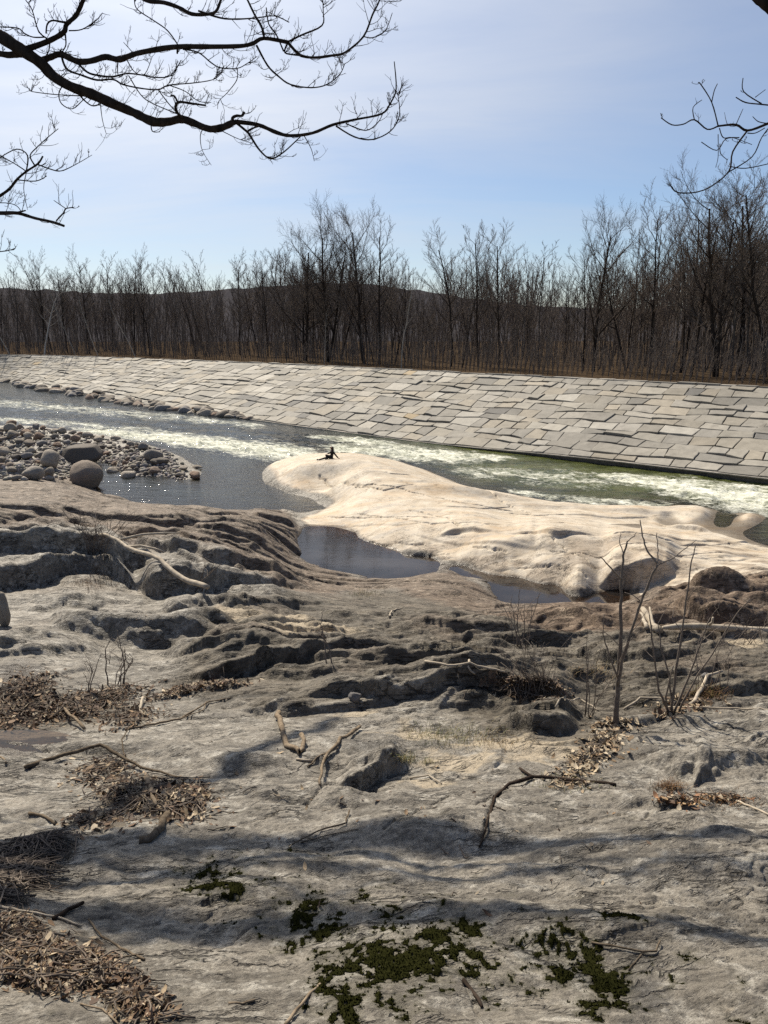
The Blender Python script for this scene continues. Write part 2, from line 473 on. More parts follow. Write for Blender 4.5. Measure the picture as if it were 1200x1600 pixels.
# left shelf and dome
for px, py, Y in ((-420, 750, 31), (-200, 752, 32), (0, 757, 32.5), (100, 766, 33), (200, 790, 32.5), (300, 800, 33.5), (400, 802, 36), (0, 830, 24.5), (-300, 830, 24),
                  (100, 840, 24), (200, 850, 24), (300, 862, 23.5), (400, 850, 27), (425, 885, 24.5), (-300, 915, 16.5), (0, 918, 16.5), (80, 922, 16.5), (220, 930, 16.5), (320, 928, 17.5),
                  (450, 922, 20), (520, 935, 19), (80, 1010, 11.2), (200, 955, 14.8), (300, 938, 16), (150, 985, 12.8), (80, 1062, 9.6), (250, 1010, 12.2), (400, 962, 15.6),
                  (400, 1020, 12), (0, 985, 12), (0, 1050, 9.6), (60, 1110, 8.4), (-300, 1000, 12)):
    cy_(px, py, Y)
for px, py, z in ((-400, 735, -.6), (-200, 735, -.6), (0, 738, -.6), (150, 752, -.6), (200, 768, -.6), (300, 786, -.5), (400, 792, -.2), (455, 812, .35), (480, 815, .55), (470, 832, .62)):
    cz_(px, py, z)
# cobble bar
for px, py, z in ((-300, 660, -.3), (-300, 690, 1.6), (-200, 720, 1.4), (0, 663, .25), (0, 680, 1.1), (0, 705, 1.5), (0, 735, .9), (100, 672, .5), (100, 700, 1.3), (100, 730, .75), (150, 757, .1), (200, 690, .5),
                  (200, 715, 1.0), (200, 740, .55), (260, 705, .3), (260, 730, .6), (290, 748, .25), (320, 735, .1), (340, 742, -.4), (300, 700, -.4), (200, 672, -.5), (100, 655, -.5), (0, 645, -.6), (230, 765, -.4)):
    cz_(px, py, z)
# pale granite island and its shore
for px, py, z in ((428, 730, .32), (440, 760, .2), (475, 770, .2), (520, 774, .22), (522, 786, .2), (492, 800, .3), (490, 722, 1.25), (520, 714, 1.55), (560, 716, 1.55), (600, 727, 1.5), (640, 745, 1.2),
                  (470, 735, 1.1), (520, 755, 1.0), (560, 750, 1.3), (430, 712, -.2), (520, 694, -.7), (580, 700, -.7), (640, 718, -.6), (690, 735, -.5), (760, 757, -.5), (830, 770, -.5), (900, 782, -.5), (1000, 785, -.5),
                  (1100, 786, -.5), (1200, 796, -.5), (1400, 800, -.5), (680, 745, .3), (750, 768, .3), (800, 776, .35), (900, 793, .35), (1000, 796, .3), (1090, 798, .3), (1170, 806, .2), (1130, 815, -.12), (1200, 830, -.2), (1400, 830, -.3),
                  (1050, 815, .05), (1000, 812, .2), (1100, 836, .2), (1200, 857, .1), (700, 775, 1.0), (780, 790, .75), (640, 775, 1.2), (600, 800, 1.05), (560, 785, .9), (540, 800, .8), (800, 812, .8), (900, 818, .7), (990, 830, .75),
                  (750, 850, 1.15), (680, 830, 1.05), (850, 862, 1.25), (1000, 862, 1.3), (1100, 860, .8), (1200, 880, .9), (1150, 905, 1.4), (1400, 900, 1.2), (620, 840, .85), (560, 826, .62), (900, 895, 1.15)):
    cz_(px, py, z)
# the still pool between the pale rock and the near bedrock (its water stands at .56)
POOL_Z = 0.56
for px, py, z in ((500, 828, .5), (560, 843, .53), (600, 857, .54), (640, 868, .54), (680, 874, .54), (740, 890, .54), (800, 903, .54), (850, 915, .54), (960, 932, .54), (985, 942, .6),
                  (480, 850, .1), (540, 870, .05), (600, 885, .05), (660, 895, .1), (730, 902, .25), (800, 922, .2), (870, 930, .3), (930, 936, .42),
                  (455, 850, .6), (470, 882, .62), (520, 897, .62), (580, 907, .6), (640, 908, .6), (700, 897, .62), (745, 912, .62), (790, 952, .62), (830, 950, .68), (900, 945, .72), (960, 945, .72),
                  (620, 925, 1.25), (720, 930, 1.35), (560, 920, 1.1), (690, 885, .6)):
    cz_(px, py, z)
# river bed beyond
for px, py in ((0, 610), (200, 640), (400, 672), (600, 690), (800, 722), (1000, 750), (1250, 780), (-300, 610), (1600, 790), (400, 640)):
    cz_(px, py, -0.9)
cp = np.array(cp)
def warp(X, Y):
    Yc = np.maximum(Y, 1.25)
    return X / np.sqrt(Yc * Yc + 1.0) * 2.6, np.log(Yc) * 1.55
PU, PV = warp(cp[:, 0], cp[:, 1])
ncp = len(cp)
def phi(r2): return 0.5 * r2 * np.log(r2 + 1e-9)
Kmat = phi((PU[:, None] - PU[None]) ** 2 + (PV[:, None] - PV[None]) ** 2) + np.eye(ncp) * 0.0008
Pm = np.stack([np.ones(ncp), PU, PV], 1)
A_ = np.zeros((ncp + 3, ncp + 3)); A_[:ncp, :ncp] = Kmat; A_[:ncp, ncp:] = Pm; A_[ncp:, :ncp] = Pm.T
W_ = np.linalg.solve(A_, np.concatenate([cp[:, 2], np.zeros(3)]))
def tps(X, Y):
    u, v = warp(X, Y); sh = u.shape; u = u.ravel(); v = v.ravel()
    out = np.empty(len(u))
    for i in range(0, len(u), 40000):
        a, b = u[i:i + 40000], v[i:i + 40000]
        out[i:i + 40000] = phi((a[:, None] - PU) ** 2 + (b[:, None] - PV) ** 2) @ W_[:ncp] + W_[ncp] + W_[ncp + 1] * a + W_[ncp + 2] * b
    return out.reshape(sh)

NC, NR = 1000, 1400
ua = np.linspace(-1, 1, NC)
acol = np.where(np.abs(ua) < 0.88, ua / 0.88 * 0.64, np.sign(ua) * (0.64 + (np.abs(ua) - 0.88) / 0.12 * 0.75))
py_rows = np.concatenate([np.linspace(1800, 1130, 540)[:-1], np.linspace(1130, 915, 345)[:-1], np.linspace(915, 742, 520)])
yr = ydist(py_rows)
yrow = np.concatenate([np.linspace(-6, yr[0], 31)[:-1], yr, np.exp(np.linspace(np.log(yr[-1]), np.log(125), 71))[1:]])
NR = len(yrow)
def row_step(Y): return np.interp(Y, yrow[:-1], np.diff(yrow))
def gfun(Y): return np.sqrt(Y * Y + 2.25)
GX = acol[None, :] * gfun(yrow)[:, None]
GY = np.repeat(yrow[:, None], NC, 1)
# base surface: evaluate on a coarser subset and interpolate
ci = np.unique(np.concatenate([np.arange(0, NC, 4), [NC - 1]])); ri = np.unique(np.concatenate([np.arange(0, NR, 3), [NR - 1]]))
zc = tps(GX[np.ix_(ri, ci)], GY[np.ix_(ri, ci)])
tmp = np.stack([np.interp(np.arange(NC), ci, zc[i]) for i in range(len(ri))])
ZB = np.stack([np.interp(np.arange(NR), ri, tmp[:, j]) for j in range(NC)], 1)
lim = np.interp(GY, [0, 8, 30, 50, 60], [9.0, 9.0, 6, 3.0, 2.0])
ZB = np.clip(ZB, -1.6, lim)
ZB = np.where(GY < 1.25, np.minimum(ZB + 0.22 * (1.25 - GY), 8.3), ZB)

def gz(X, Y, Z):
    """height of the sheet Z at places X, Y"""
    X = np.asarray(X, float); Y = np.asarray(Y, float)
    r = np.interp(Y, yrow, np.arange(NR)); a = X / gfun(Y)
    c = np.interp(a, acol, np.arange(NC))
    r0 = np.clip(np.floor(r).astype(int), 0, NR - 2); c0 = np.clip(np.floor(c).astype(int), 0, NC - 2)
    fr = r - r0; fc = c - c0
    return (Z[r0, c0] * (1 - fr) * (1 - fc) + Z[r0 + 1, c0] * fr * (1 - fc) + Z[r0, c0 + 1] * (1 - fr) * fc + Z[r0 + 1, c0 + 1] * fr * fc)
_ts = np.exp(np.linspace(np.log(1.0), np.log(120), 2500))
def hit(px, py, Z):
    """first place where the view through a pixel meets the sheet Z"""
    d = ray(px, py); t = _ts / d[1]
    x, y, z = d[0] * t, d[1] * t, CZ + d[2] * t
    below = z < gz(x, y, Z)
    k = int(np.argmax(below)) if below.any() else len(_ts) - 1
    return np.array([x[k], y[k], float(gz(x[k], y[k], Z))])

ZT = ZB.copy()
AC = GX / np.maximum(GY, 0.3)                       # bearing (tangent) of every vertex
PX0, PY0 = proj(GX, GY, ZB)                          # where the smooth base sits in the photograph
inview = GY > 1.2
dist = np.sqrt(GX ** 2 + GY ** 2)

def ledge(pts, thick, decay=1.6, face=0.12, rough=1.0, seed=1, taper=0.22, rise=None, front=1.3):
    """the broken edge of a sheet of rock, along a line of pixels: a steep face towards the camera, the sheet dipping
    gently away behind it and a hollow at its foot; thick = height in pixels"""
    P = np.array([hit(p[0], p[1], ZB) for p in pts])
    a = P[:, 0] / P[:, 1]; o = np.argsort(a); a = a[o]; Yl = P[o, 1]
    th = np.array(thick if hasattr(thick, '__len__') else [thick] * len(pts), float)[o] * Yl / F
    da = a[-1] - a[0]
    ym = Yl.mean(); k = max(.35, ym / 12)
    if rise is None: rise = .75 if ym > 23 else .9
    lo, hi = Yl.min() - max(1.2 * k, th.max() * 5), Yl.max() + decay * 8 * k
    r0, r1 = np.searchsorted(yrow, [max(lo, 1.2), hi])
    m = 1.0 / min(1.0, float(gfun(max(lo, 1.2))) / max(lo, 1.2)) if lo > 0 else 1.3
    amin, amax = min(a[0] - .02, (a[0] - .02) * .6), max(a[-1] + .02, (a[-1] + .02) * .6)
    c0, c1 = np.searchsorted(acol, [min(a[0] - .02, (a[0] - .02) * .75), max(a[-1] + .02, (a[-1] + .02) * 1.0)])
    S = (slice(r0, r1), slice(c0, c1))
    A = AC[S]; Y = GY[S]
    if A.size < 10: return
    fine_a = np.linspace(a[0], a[-1], 60)
    yl_s = np.interp(fine_a, a, Yl); th_s = np.interp(fine_a, a, th)
    kk = np.hanning(13); kk /= kk.sum()
    yl_s = np.convolve(np.pad(yl_s, 6, mode='edge'), kk, 'valid'); th_s = np.convolve(np.pad(th_s, 6, mode='edge'), kk, 'valid')
    A1 = acol[c0:c1][None, :] * 1.0
    yl = np.interp(A, fine_a, yl_s) * (1 + 0.006 * rough * fbm(A * 12, A * 0.0 + seed, 5, seed, .55))
    h = np.interp(A, fine_a, th_s) * (1 + 0.45 * rough * fbm(A * 9, A * 0 + seed + 5, 4, seed + 9, .45))
    e = smooth(a[0], a[0] + da * taper, A) * (1 - smooth(a[-1] - da * taper, a[-1], A))
    h = np.maximum(h, 0) * e * 1.15
    fw = max(face * k * .6, 2.4 * float(row_step(ym))); st = 0
    for c_, (off, wgt) in enumerate(((0.0, .6), (.8, .25), (2.2, .15))):
        s = Y - yl - off * fw * (.4 + .8 * perlin(A * 7, A * 0, seed + c_))
        up = smooth(-fw * 0.5, fw * 0.5, s)
        st = st + wgt * (rise * up * np.exp(-np.maximum(s, 0) / (decay * 2.4 * k)) - (1 - rise) * (1 - up) * np.exp(-np.maximum(-s, 0) / np.maximum(front * h, .04)))
    ZT[S] += h * st
def groove(pts, wpx, dpx, seed=3):
    """a narrow crack along a line of pixels (may run in any direction)"""
    P = np.array([hit(p[0], p[1], ZB) for p in pts])
    w = wpx * P[:, 1].mean() / F; d = dpx * P[:, 1].mean() / F
    sel = (GX > P[:, 0].min() - 4 * w) & (GX < P[:, 0].max() + 4 * w) & (GY > P[:, 1].min() - 6 * w) & (GY < P[:, 1].max() + 6 * w)
    X = GX[sel]; Y = GY[sel]
    wob = fbm(X / (8 * w), Y / (8 * w), 3, seed) * w * 1.5
    X = X + wob; Y = Y + wob * 1.3
    best = np.full(X.shape, 1e9)
    for p, q in zip(P[:-1], P[1:]):
        dx, dy = q[0] - p[0], q[1] - p[1]; L2 = dx * dx + dy * dy + 1e-9
        t = np.clip(((X - p[0]) * dx + (Y - p[1]) * dy) / L2, 0, 1)
        best = np.minimum(best, np.hypot(X - p[0] - t * dx, (Y - p[1] - t * dy)))
    ZT[sel] -= d * np.exp(-(best / w) ** 2)
def bump(px, py, rx, ry, h, p=2.0):
    """a rounded swelling (or hollow): radii and height in pixels at that distance; ry is along the view"""
    c = hit(px, py, ZB); k = c[1] / F
    rx, h = rx * k, h * k
    ry = ry * k * 2.6
    q = ((GX - c[0] * GY / c[1]) / rx) ** 2 + ((GY - c[1]) / ry) ** 2
    ZT[:] += np.where(inview, h * np.exp(-q ** (p / 2)), 0)

# swellings
bump(300, 1260, 220, 40, 10); bump(560, 1300, 260, 30, 8)
bump(900, 1420, 260, 70, 16); bump(330, 870, 130, 14, 12); bump(60, 775, 110, 8, 8); bump(250, 805, 60, 7, 8)
bump(510, 728, 60, 6, 7); bump(560, 745, 50, 6, 6); bump(690, 765, 75, 7, 9); bump(640, 760, 40, 5, -3); bump(780, 778, 50, 5, 5); bump(850, 795, 60, 5, 5); bump(985, 800, 70, 4, 5)
bump(620, 728, 22, 4, 4); bump(690, 884, 26, 4, 5); bump(800, 855, 110, 9, 8); bump(1000, 850, 120, 8, 6); bump(70, 1110, 90, 30, -20); bump(20, 1175, 60, 20, -6); bump(120, 1500, 130, 35, -7); bump(190, 1260, 120, 18, -6); bump(640, 1160, 60, 18, -6)
# red-brown mounds on the right
bump(1120, 945, 62, 9, 46); bump(1085, 962, 40, 7, 20); bump(1185, 965, 50, 7, 28); bump(905, 974, 60, 6, 12); bump(860, 980, 45, 5, 8); bump(945, 986, 50, 6, 10); bump(1010, 978, 40, 6, 12)
# ledges: left shelf
ledge([(-160, 915), (-60, 925), (0, 924), (60, 917), (130, 905), (190, 915), (228, 934)], [60, 60, 58, 44, 34, 34, 20], 1.8, .10, taper=.12)
ledge([(205, 925), (240, 936), (290, 936), (345, 931), (400, 929), (465, 922)], [30, 50, 46, 36, 30, 12], 1.6, .08, seed=4, taper=.15)
ledge([(-100, 806), (0, 812), (60, 813), (100, 816), (132, 822)], [28, 30, 25, 16, 8], 1.5, .1, seed=5)
ledge([(150, 812), (200, 824), (260, 833), (318, 832)], [12, 22, 26, 14], 1.0, .12, seed=6)
ledge([(148, 786), (176, 790), (206, 796)], [8, 14, 8], 0.8, .1, seed=7)
ledge([(270, 805), (330, 815), (390, 815)], [8, 14, 8], 0.8, .08, seed=8)
ledge([(388, 808), (430, 820), (466, 832)], [10, 20, 14], 0.7, .08, seed=9, taper=.2)
ledge([(80, 832), (120, 842), (160, 854)], [9, 15, 9], 1.0, .1, seed=10)
ledge([(172, 842), (240, 856), (300, 858)], [8, 15, 8], 1.0, .1, seed=11)
ledge([(270, 836), (353, 856), (445, 884)], [5, 7, 6], .8, .08, seed=12)
ledge([(300, 872), (350, 876), (420, 890)], [4, 8, 5], .8, .08, seed=61)
ledge([(255, 982), (280, 984), (308, 982)], [10, 22, 10], .6, .08, seed=16)
ledge([(-60, 952), (60, 960), (180, 950), (235, 942)], [6, 10, 8, 5], .9, .1, seed=30)
ledge([(-40, 1010), (10, 1022), (60, 1018)], [6, 16, 8], .7, .1, seed=29)
# middle, fractured
ledge([(255, 1062), (330, 1072), (387, 1066), (440, 1050), (520, 1040), (600, 1034), (660, 1030)], [14, 30, 36, 30, 22, 14, 8], 1.2, .10, seed=13)
ledge([(436, 1118), (462, 1106), (537, 1100), (612, 1108), (687, 1104), (762, 1100), (850, 1100)], [8, 20, 30, 38, 36, 28, 14], 1.2, .08, seed=14)
ledge([(560, 955), (640, 968), (720, 972), (760, 968)], [8, 14, 16, 8], 1.0, .1, seed=15)
ledge([(330, 968), (400, 966), (450, 960), (540, 945)], [8, 16, 14, 8], .8, .1, seed=17)
ledge([(360, 1000), (430, 994), (520, 984), (600, 982)], [8, 12, 9, 6], .8, .1, seed=18)
ledge([(740, 1095), (800, 1103), (860, 1105), (905, 1098)], [14, 30, 30, 12], .8, .08, seed=19)
ledge([(770, 1140), (830, 1152), (880, 1150), (912, 1140)], [12, 30, 34, 12], .6, .08, seed=20)
ledge([(870, 1022), (950, 1034), (1040, 1042), (1120, 1036)], [8, 20, 20, 8], .9, .1, seed=21)
ledge([(520, 1243), (560, 1236), (600, 1214), (634, 1196)], [3, 42, 46, 26], .5, .12, seed=22, taper=.2)
ledge([(1000, 1138), (1080, 1136), (1160, 1146), (1260, 1150)], [6, 12, 14, 10], .9, .08, seed=23)
ledge([(640, 1000), (720, 1010), (820, 1005)], [5, 9, 6], .8, .1, seed=24)
ledge([(1020, 1000), (1100, 1008), (1240, 1010)], [10, 14, 12], .7, .1, seed=25)
ledge([(740, 948), (775, 955), (806, 950)], [8, 22, 14], .5, .1, seed=26)
ledge([(740, 1212), (770, 1208), (790, 1198)], [4, 12, 6], .4, .08, seed=27)
ledge([(1080, 1230), (1090, 1222), (1110, 1215)], [4, 22, 6], .4, .1, seed=28)
# foreground broad steps
ledge([(560, 1330), (700, 1316), (830, 1290)], [3, 10, 3], .9, .5, seed=31); ledge([(-50, 1345), (120, 1330), (300, 1310)], [5, 12, 3], .8, .5, seed=32)
ledge([(850, 1270), (1000, 1262), (1150, 1280)], [3, 9, 4], .6, .25, seed=33)
# pale rock: crevices and shaded flanks
ledge([(676, 846), (717, 837), (785, 840)], [6, 10, 6], 1.2, .06, seed=43, taper=.3, rough=.35, rise=.6, front=.9)
ledge([(777, 842), (830, 838), (869, 851), (909, 838), (970, 850)], [6, 9, 11, 9, 6], 1.2, .06, seed=44, taper=.3, rough=.35, rise=.6, front=.9)
ledge([(930, 922), (965, 914), (1010, 914), (1062, 900)], [18, 42, 40, 20], .7, .08, seed=45, taper=.2)
ledge([(1010, 818), (1060, 828), (1118, 838)], [6, 11, 6], .5, .12, seed=66)
PALE_CRACKS = [([(590, 738), (612, 742), (640, 743)], 42), ([(556, 762), (600, 768), (650, 764)], 63), ([(796, 803), (836, 808), (880, 807)], 46), ([(618, 848), (638, 852), (662, 854)], 48), ([(650, 872), (674, 874), (702, 869)], 49), ([(578, 848), (595, 852), (612, 853)], 64), ([(520, 808), (600, 810), (670, 813)], 65), ([(810, 892), (869, 889), (915, 904)], 50), ([(740, 864), (765, 866), (790, 870)], 67), ([(700, 797), (750, 798), (800, 794)], 47), ([(1120, 893), (1165, 890), (1220, 894)], 51), ([(860, 868), (940, 874), (1010, 868)], 52), ([(1040, 880), (1090, 868), (1180, 872)], 68),
    ([(500, 745), (560, 760), (640, 770), (720, 790), (800, 800)], 81), ([(560, 805), (660, 822), (760, 826), (880, 822)], 82), ([(740, 770), (790, 790), (830, 806)], 83), ([(960, 850), (1040, 858), (1140, 852), (1250, 862)], 84), ([(640, 800), (700, 815), (720, 834)], 85), ([(1060, 880), (1100, 895), (1180, 900)], 86), ([(860, 850), (900, 870), (930, 890)], 87)]
bump(724, 775, 100, 8, 13); bump(520, 735, 50, 6, 6)
for q_, th_, sd in (([(620, 836), (760, 858), (900, 866)], 3.5, 73), ([(1000, 848), (1120, 848), (1260, 872)], 3, 75), ([(860, 806), (960, 812), (1040, 808)], 3, 78), ([(520, 818), (620, 824), (700, 823)], 2.5, 72)):
    ledge(q_, th_, 2.2, .06, .5, sd, .25)
mrn = random.Random(17)
def strike_at(x, y):
    if x < 460 and y < 905: return 13
    if x < 330 and y < 1070: return -9
    if y > 1140: return -14
    return -4
for n_, (x0, x1, y0, y1), L0, L1, t0, t1 in ((85, (330, 1260, 925, 1130), 60, 260, 2, 7.5), (70, (-60, 470, 770, 905), 40, 150, 3, 9), (26, (40, 420, 940, 1060), 40, 140, 2, 6), (40, (560, 1260, 1000, 1180), 50, 200, 2, 7), (44, (-40, 1260, 1150, 1330), 40, 170, 1.6, 4.5), (16, (150, 1260, 1330, 1520), 60, 200, 1.2, 3), (24, (560, 1250, 830, 905), 25, 110, 1.5, 4)):
    for i_ in range(n_):
        x, y = mrn.uniform(x0, x1), mrn.uniform(y0, y1)
        if y < 905 and x > 440 and n_ != 24: continue
        L = mrn.uniform(L0, L1); an = math.radians(strike_at(x, y) + mrn.gauss(0, 5)); tk = mrn.uniform(t0, t1) * (.6 + .4 * L / L1)
        if n_ == 24:
            an = math.radians(mrn.gauss(3, 4))
            if y < 700 + (x - 480) * .13 + 30: continue
        cs_, sn_ = math.cos(an), math.sin(an); bow = mrn.gauss(0, .04) * L
        ledge([(x - cs_ * L / 2, y - sn_ * L / 2), (x - cs_ * L / 6, y - sn_ * L / 6 + bow), (x + cs_ * L / 6, y + sn_ * L / 6 + bow), (x + cs_ * L / 2, y + sn_ * L / 2)], tk, mrn.uniform(.5, 1.2), .06, 1.2, 1000 + i_ + n_, .3)
ledge([(1020, 968), (1090, 986), (1150, 990), (1260, 988)], [14, 34, 40, 38], .5, .12, seed=53)
ledge([(960, 955), (1020, 945), (1080, 950), (1180, 948)], [10, 16, 18, 16], .35, .1, seed=54)
ledge([(815, 985), (860, 978), (910, 982), (960, 1000)], [5, 10, 12, 5], .4, .1, seed=55)
UX, UY = 10 * GX / gfun(GY), 10 * np.log(np.maximum(GY, 0.8))
# weights of the zones
def soft_poly(poly, warp_px=8, seed=0, PX=None, PY=None):
    px = PX0 if PX is None else PX; py = PY0 if PY is None else PY
    sc = 30.0
    wx = px + warp_px * fbm(px / sc, py / sc * 2, 4, seed); wy = py + 0.6 * warp_px * fbm(px / sc + 40, py / sc * 2, 4, seed + 1)
    ins = np.zeros(px.shape, bool); n = len(poly)
    for i in range(n):
        x1, y1 = poly[i]; x2, y2 = poly[(i + 1) % n]
        if y1 == y2: continue
        c = ((y1 > wy) != (y2 > wy)) & (wx < (x2 - x1) * (wy - y1) / (y2 - y1) + x1)
        ins ^= c
    return ins & inview
PALE = [(400, 700), (540, 690), (640, 700), (900, 770), (1300, 790), (1700, 800), (1700, 915), (1240, 905), (1110, 905), (1010, 935), (960, 930), (850, 915), (760, 895), (690, 875), (600, 858), (550, 835), (480, 825), (470, 815), (495, 800), (522, 785), (515, 775), (440, 762), (420, 730)]
pale = soft_poly(PALE, 5, 2).astype(float)
red = np.maximum(soft_poly([(-500, 740), (150, 745), (420, 795), (480, 830), (470, 880), (560, 905), (700, 895), (800, 950), (980, 940), (1060, 910), (1130, 895), (1700, 900), (1700, 1005), (1050, 1010), (900, 1000), (780, 985), (620, 925), (450, 935), (330, 900), (150, 860), (-500, 830)], 14, 5).astype(float) * 0.85,
                 smooth(0.15, 0.6, fbm(GX * .5, GY * .5, 4, 77)) * ((PY0 > 880) & (PY0 < 1080)) * 0.4)
deepred = soft_poly([(775, 975), (850, 950), (960, 945), (1010, 960), (1060, 915), (1130, 895), (1250, 930), (1250, 1000), (1020, 990), (900, 995), (800, 985)], 8, 8).astype(float)
darkz = np.maximum(soft_poly([(330, 965), (520, 930), (700, 925), (800, 960), (1000, 1000), (1200, 1010), (1500, 1010), (1500, 1110), (1210, 1110), (1010, 1120), (900, 1160), (780, 1165), (700, 1110), (560, 1100), (430, 1120), (250, 1080), (300, 1020)], 22, 12).astype(float), 0)
# soften the zone edges by a box blur along the sheet
def blur(a, k=3, it=2):
    for _ in range(it):
        for ax in (0, 1):
            c = np.cumsum(np.pad(a, [(k + 1, k) if i == ax else (0, 0) for i in range(2)], mode='edge'), axis=ax)
            a = (np.take(c, range(2 * k + 1, c.shape[ax]), ax) - np.take(c, range(0, c.shape[ax] - 2 * k - 1), ax)) / (2 * k + 1)
    return a
pale = blur(pale, 2) * (1 - .42 * smooth(812, 880, PY0) * smooth(-.15, .35, fbm(UX * 1.2, UY * 2.2, 4, 88))); red = blur(red, 5); darkz = blur(darkz, 9); deepred = blur(deepred, 3)
barz = blur(soft_poly([(-600, 640), (100, 655), (340, 720), (345, 748), (200, 768), (-600, 745)], 4, 3).astype(float), 3)
under = smooth(0.05, -0.5, ZT)

# fine relief; UX, UY: bearing and log-distance, so that near and far rock carry detail of their own scale
sw = np.clip(GY / 10, 0.22, 2.8)
def rot(a): return UX * math.cos(a) + UY * math.sin(a), -UX * math.sin(a) + UY * math.cos(a)
layer_w = np.clip(darkz * 1.0 + red * 0.45 + deepred * 0.7 - pale * 1.2, 0, 1.3) + 0.10 * (1 - pale * .5)
layer_w = layer_w * (1 - barz) * (1 - under * .6)
XA, YA = rot(0.10 - 0.0)
wob = 0.5 * fbm(UX * .35, UY * .35, 3, 19)
XA = XA + wob; YA = YA + wob
for sc, amp, k_, sd in ((0.55, 0.11, 3.5, 21), (1.3, 0.045, 3.0, 24), (3.2, 0.015, 2.5, 27)):
    n1 = fbm(XA * sc * .55, YA * sc * 1.15, 4, sd, 0.45)
    q = n1 * k_; k = np.floor(q); f = q - k
    msk = 0.35 + 0.65 * smooth(-.2, .5, fbm(XA * sc * .3, YA * sc * .5, 2, sd + 40))
    ZT += layer_w * sw * amp * msk * (k + smooth(0.0, 0.30, f)) / k_ * 1.2
uxc, uyr = UX[NR // 2] / 1.0, 10 * np.log(np.maximum(yrow, .8))
ZL = ZT.copy()
def slab(cx, cy, rx, ry, ro, h, edge, sd, additive=False, tilt=.5, wn_=.22):
    """a sheet of rock lying on the rest: steep edge towards the camera, sinking in at its back (sizes in bearing / log-distance)"""
    R = max(rx, ry) * 1.35
    yc_ = math.exp(cy / 10); edge = min(.9, max(edge, 3.5 * float(row_step(yc_)) * 10 / (ry * yc_)))
    r0, r1 = np.searchsorted(uyr, [cy - R, cy + R]); c0, c1 = np.searchsorted(acol * 10, [cx - R, cx + R])
    if r1 - r0 < 2 or c1 - c0 < 2 or r0 < 30: return
    S = (slice(r0, r1), slice(c0, c1))
    dx, dy = UX[S] - cx, UY[S] - cy
    nx, ny = dx * 1.6 / rx, dy * 1.6 / ry
    a = dx * math.cos(ro) + dy * math.sin(ro); b = -dx * math.sin(ro) + dy * math.cos(ro)
    q = np.sqrt((a / rx) ** 2 + (b / ry) ** 2) * (1 + wn_ * fbm(nx, ny, 4, sd, .45))
    pr = smooth(1.0, 1.0 - edge, q) * (1 - .3 * np.minimum(q, 1) ** 2) * np.clip(1 - tilt - tilt * (b / ry), 0, 1.2)
    H = h * GY[S] * pr
    if additive: ZT[S] += H
    else: ZT[S] = np.maximum(ZT[S], ZL[S] + H)
def uv_at(px, py):
    g = hit(px, py, ZB); return 10 * g[0] / float(gfun(g[1])), 10 * math.log(g[1])
for px, py, rx, ry, ro, h, ed in ((225, 990, 1.55, .85, .22, .058, .45), (90, 885, 1.35, .8, -.12, .050, .16), (345, 893, 1.15, .6, -.08, .030, .12), (-40, 800, 1.3, .6, -.1, .03, .2), (240, 815, .75, .5, -.25, .026, .3), (100, 780, .9, .5, -.2, .022, .3),
                                  (1100, 1190, 1.0, .75, .1, .040, .45), (640, 945, 1.0, .6, 0, .026, .4), (430, 1010, 1.2, .5, .1, .020, .12), (640, 1045, 1.5, .5, .05, .024, .10), (700, 1085, 1.4, .4, 0, .020, .1), (850, 1120, .6, .4, 0, .022, .1),
                                  (420, 1180, 1.5, 1.0, .3, .020, .5), (700, 1290, 2.4, 1.0, .15, .020, .6), (250, 1400, 2.2, 1.0, .2, .022, .6), (950, 1440, 2.6, 1.3, -.1, .03, .7), (1000, 1290, 1.6, .6, .05, .016, .5), (590, 1195, .5, .5, .5, .022, .2),
                                  (380, 830, .9, .35, -.25, .016, .15), (1000, 1060, 1.2, .4, 0, .018, .12), (1150, 1080, 1.0, .4, .05, .02, .15), (560, 1130, .8, .3, .1, .012, .12)):
    cx_, cy__ = uv_at(px, py)
    slab(cx_, cy__, rx, ry, ro, h, ed, int(px + py))
srn = random.Random(42)
def zat(A_, cx, cy): return float(A_[min(np.searchsorted(uyr, cy), NR - 1), min(np.searchsorted(acol * 10, cx), NC - 1)])
for n_, rx0, rx1, h0, h1, ed0, ed1 in ((70, .8, 2.0, .010, .024, .06, .25), (330, .25, .8, .005, .013, .08, .3), (900, .07, .26, .0018, .0055, .12, .4)):
    for i_ in range(n_):
        cx_, cy__ = srn.uniform(-6.5, 6.5), srn.uniform(12.5, 34.5)
        lw = min(1.0, zat(layer_w, cx_, cy__)); pw = zat(pale, cx_, cy__); bz = zat(barz, cx_, cy__)
        if bz > .3: continue
        nearq = lw < .3 and pw < .3
        if pw > .3 and (n_ == 900 or n_ == 330 and srn.random() < .6): continue
        if pw > .3:
            hk = .26 if n_ == 70 else .22
        elif nearq:
            if srn.random() < .45: continue
            hk = .62
        else: hk = .85
        rx = srn.uniform(rx0, rx1); ry = rx * srn.uniform(.22, .5)
        slab(cx_, cy__, rx, ry, srn.gauss(.05, .22), srn.uniform(h0, h1) * hk, srn.uniform(ed0, ed1), i_ + n_, additive=n_ > 100, tilt=srn.uniform(.35, .6))
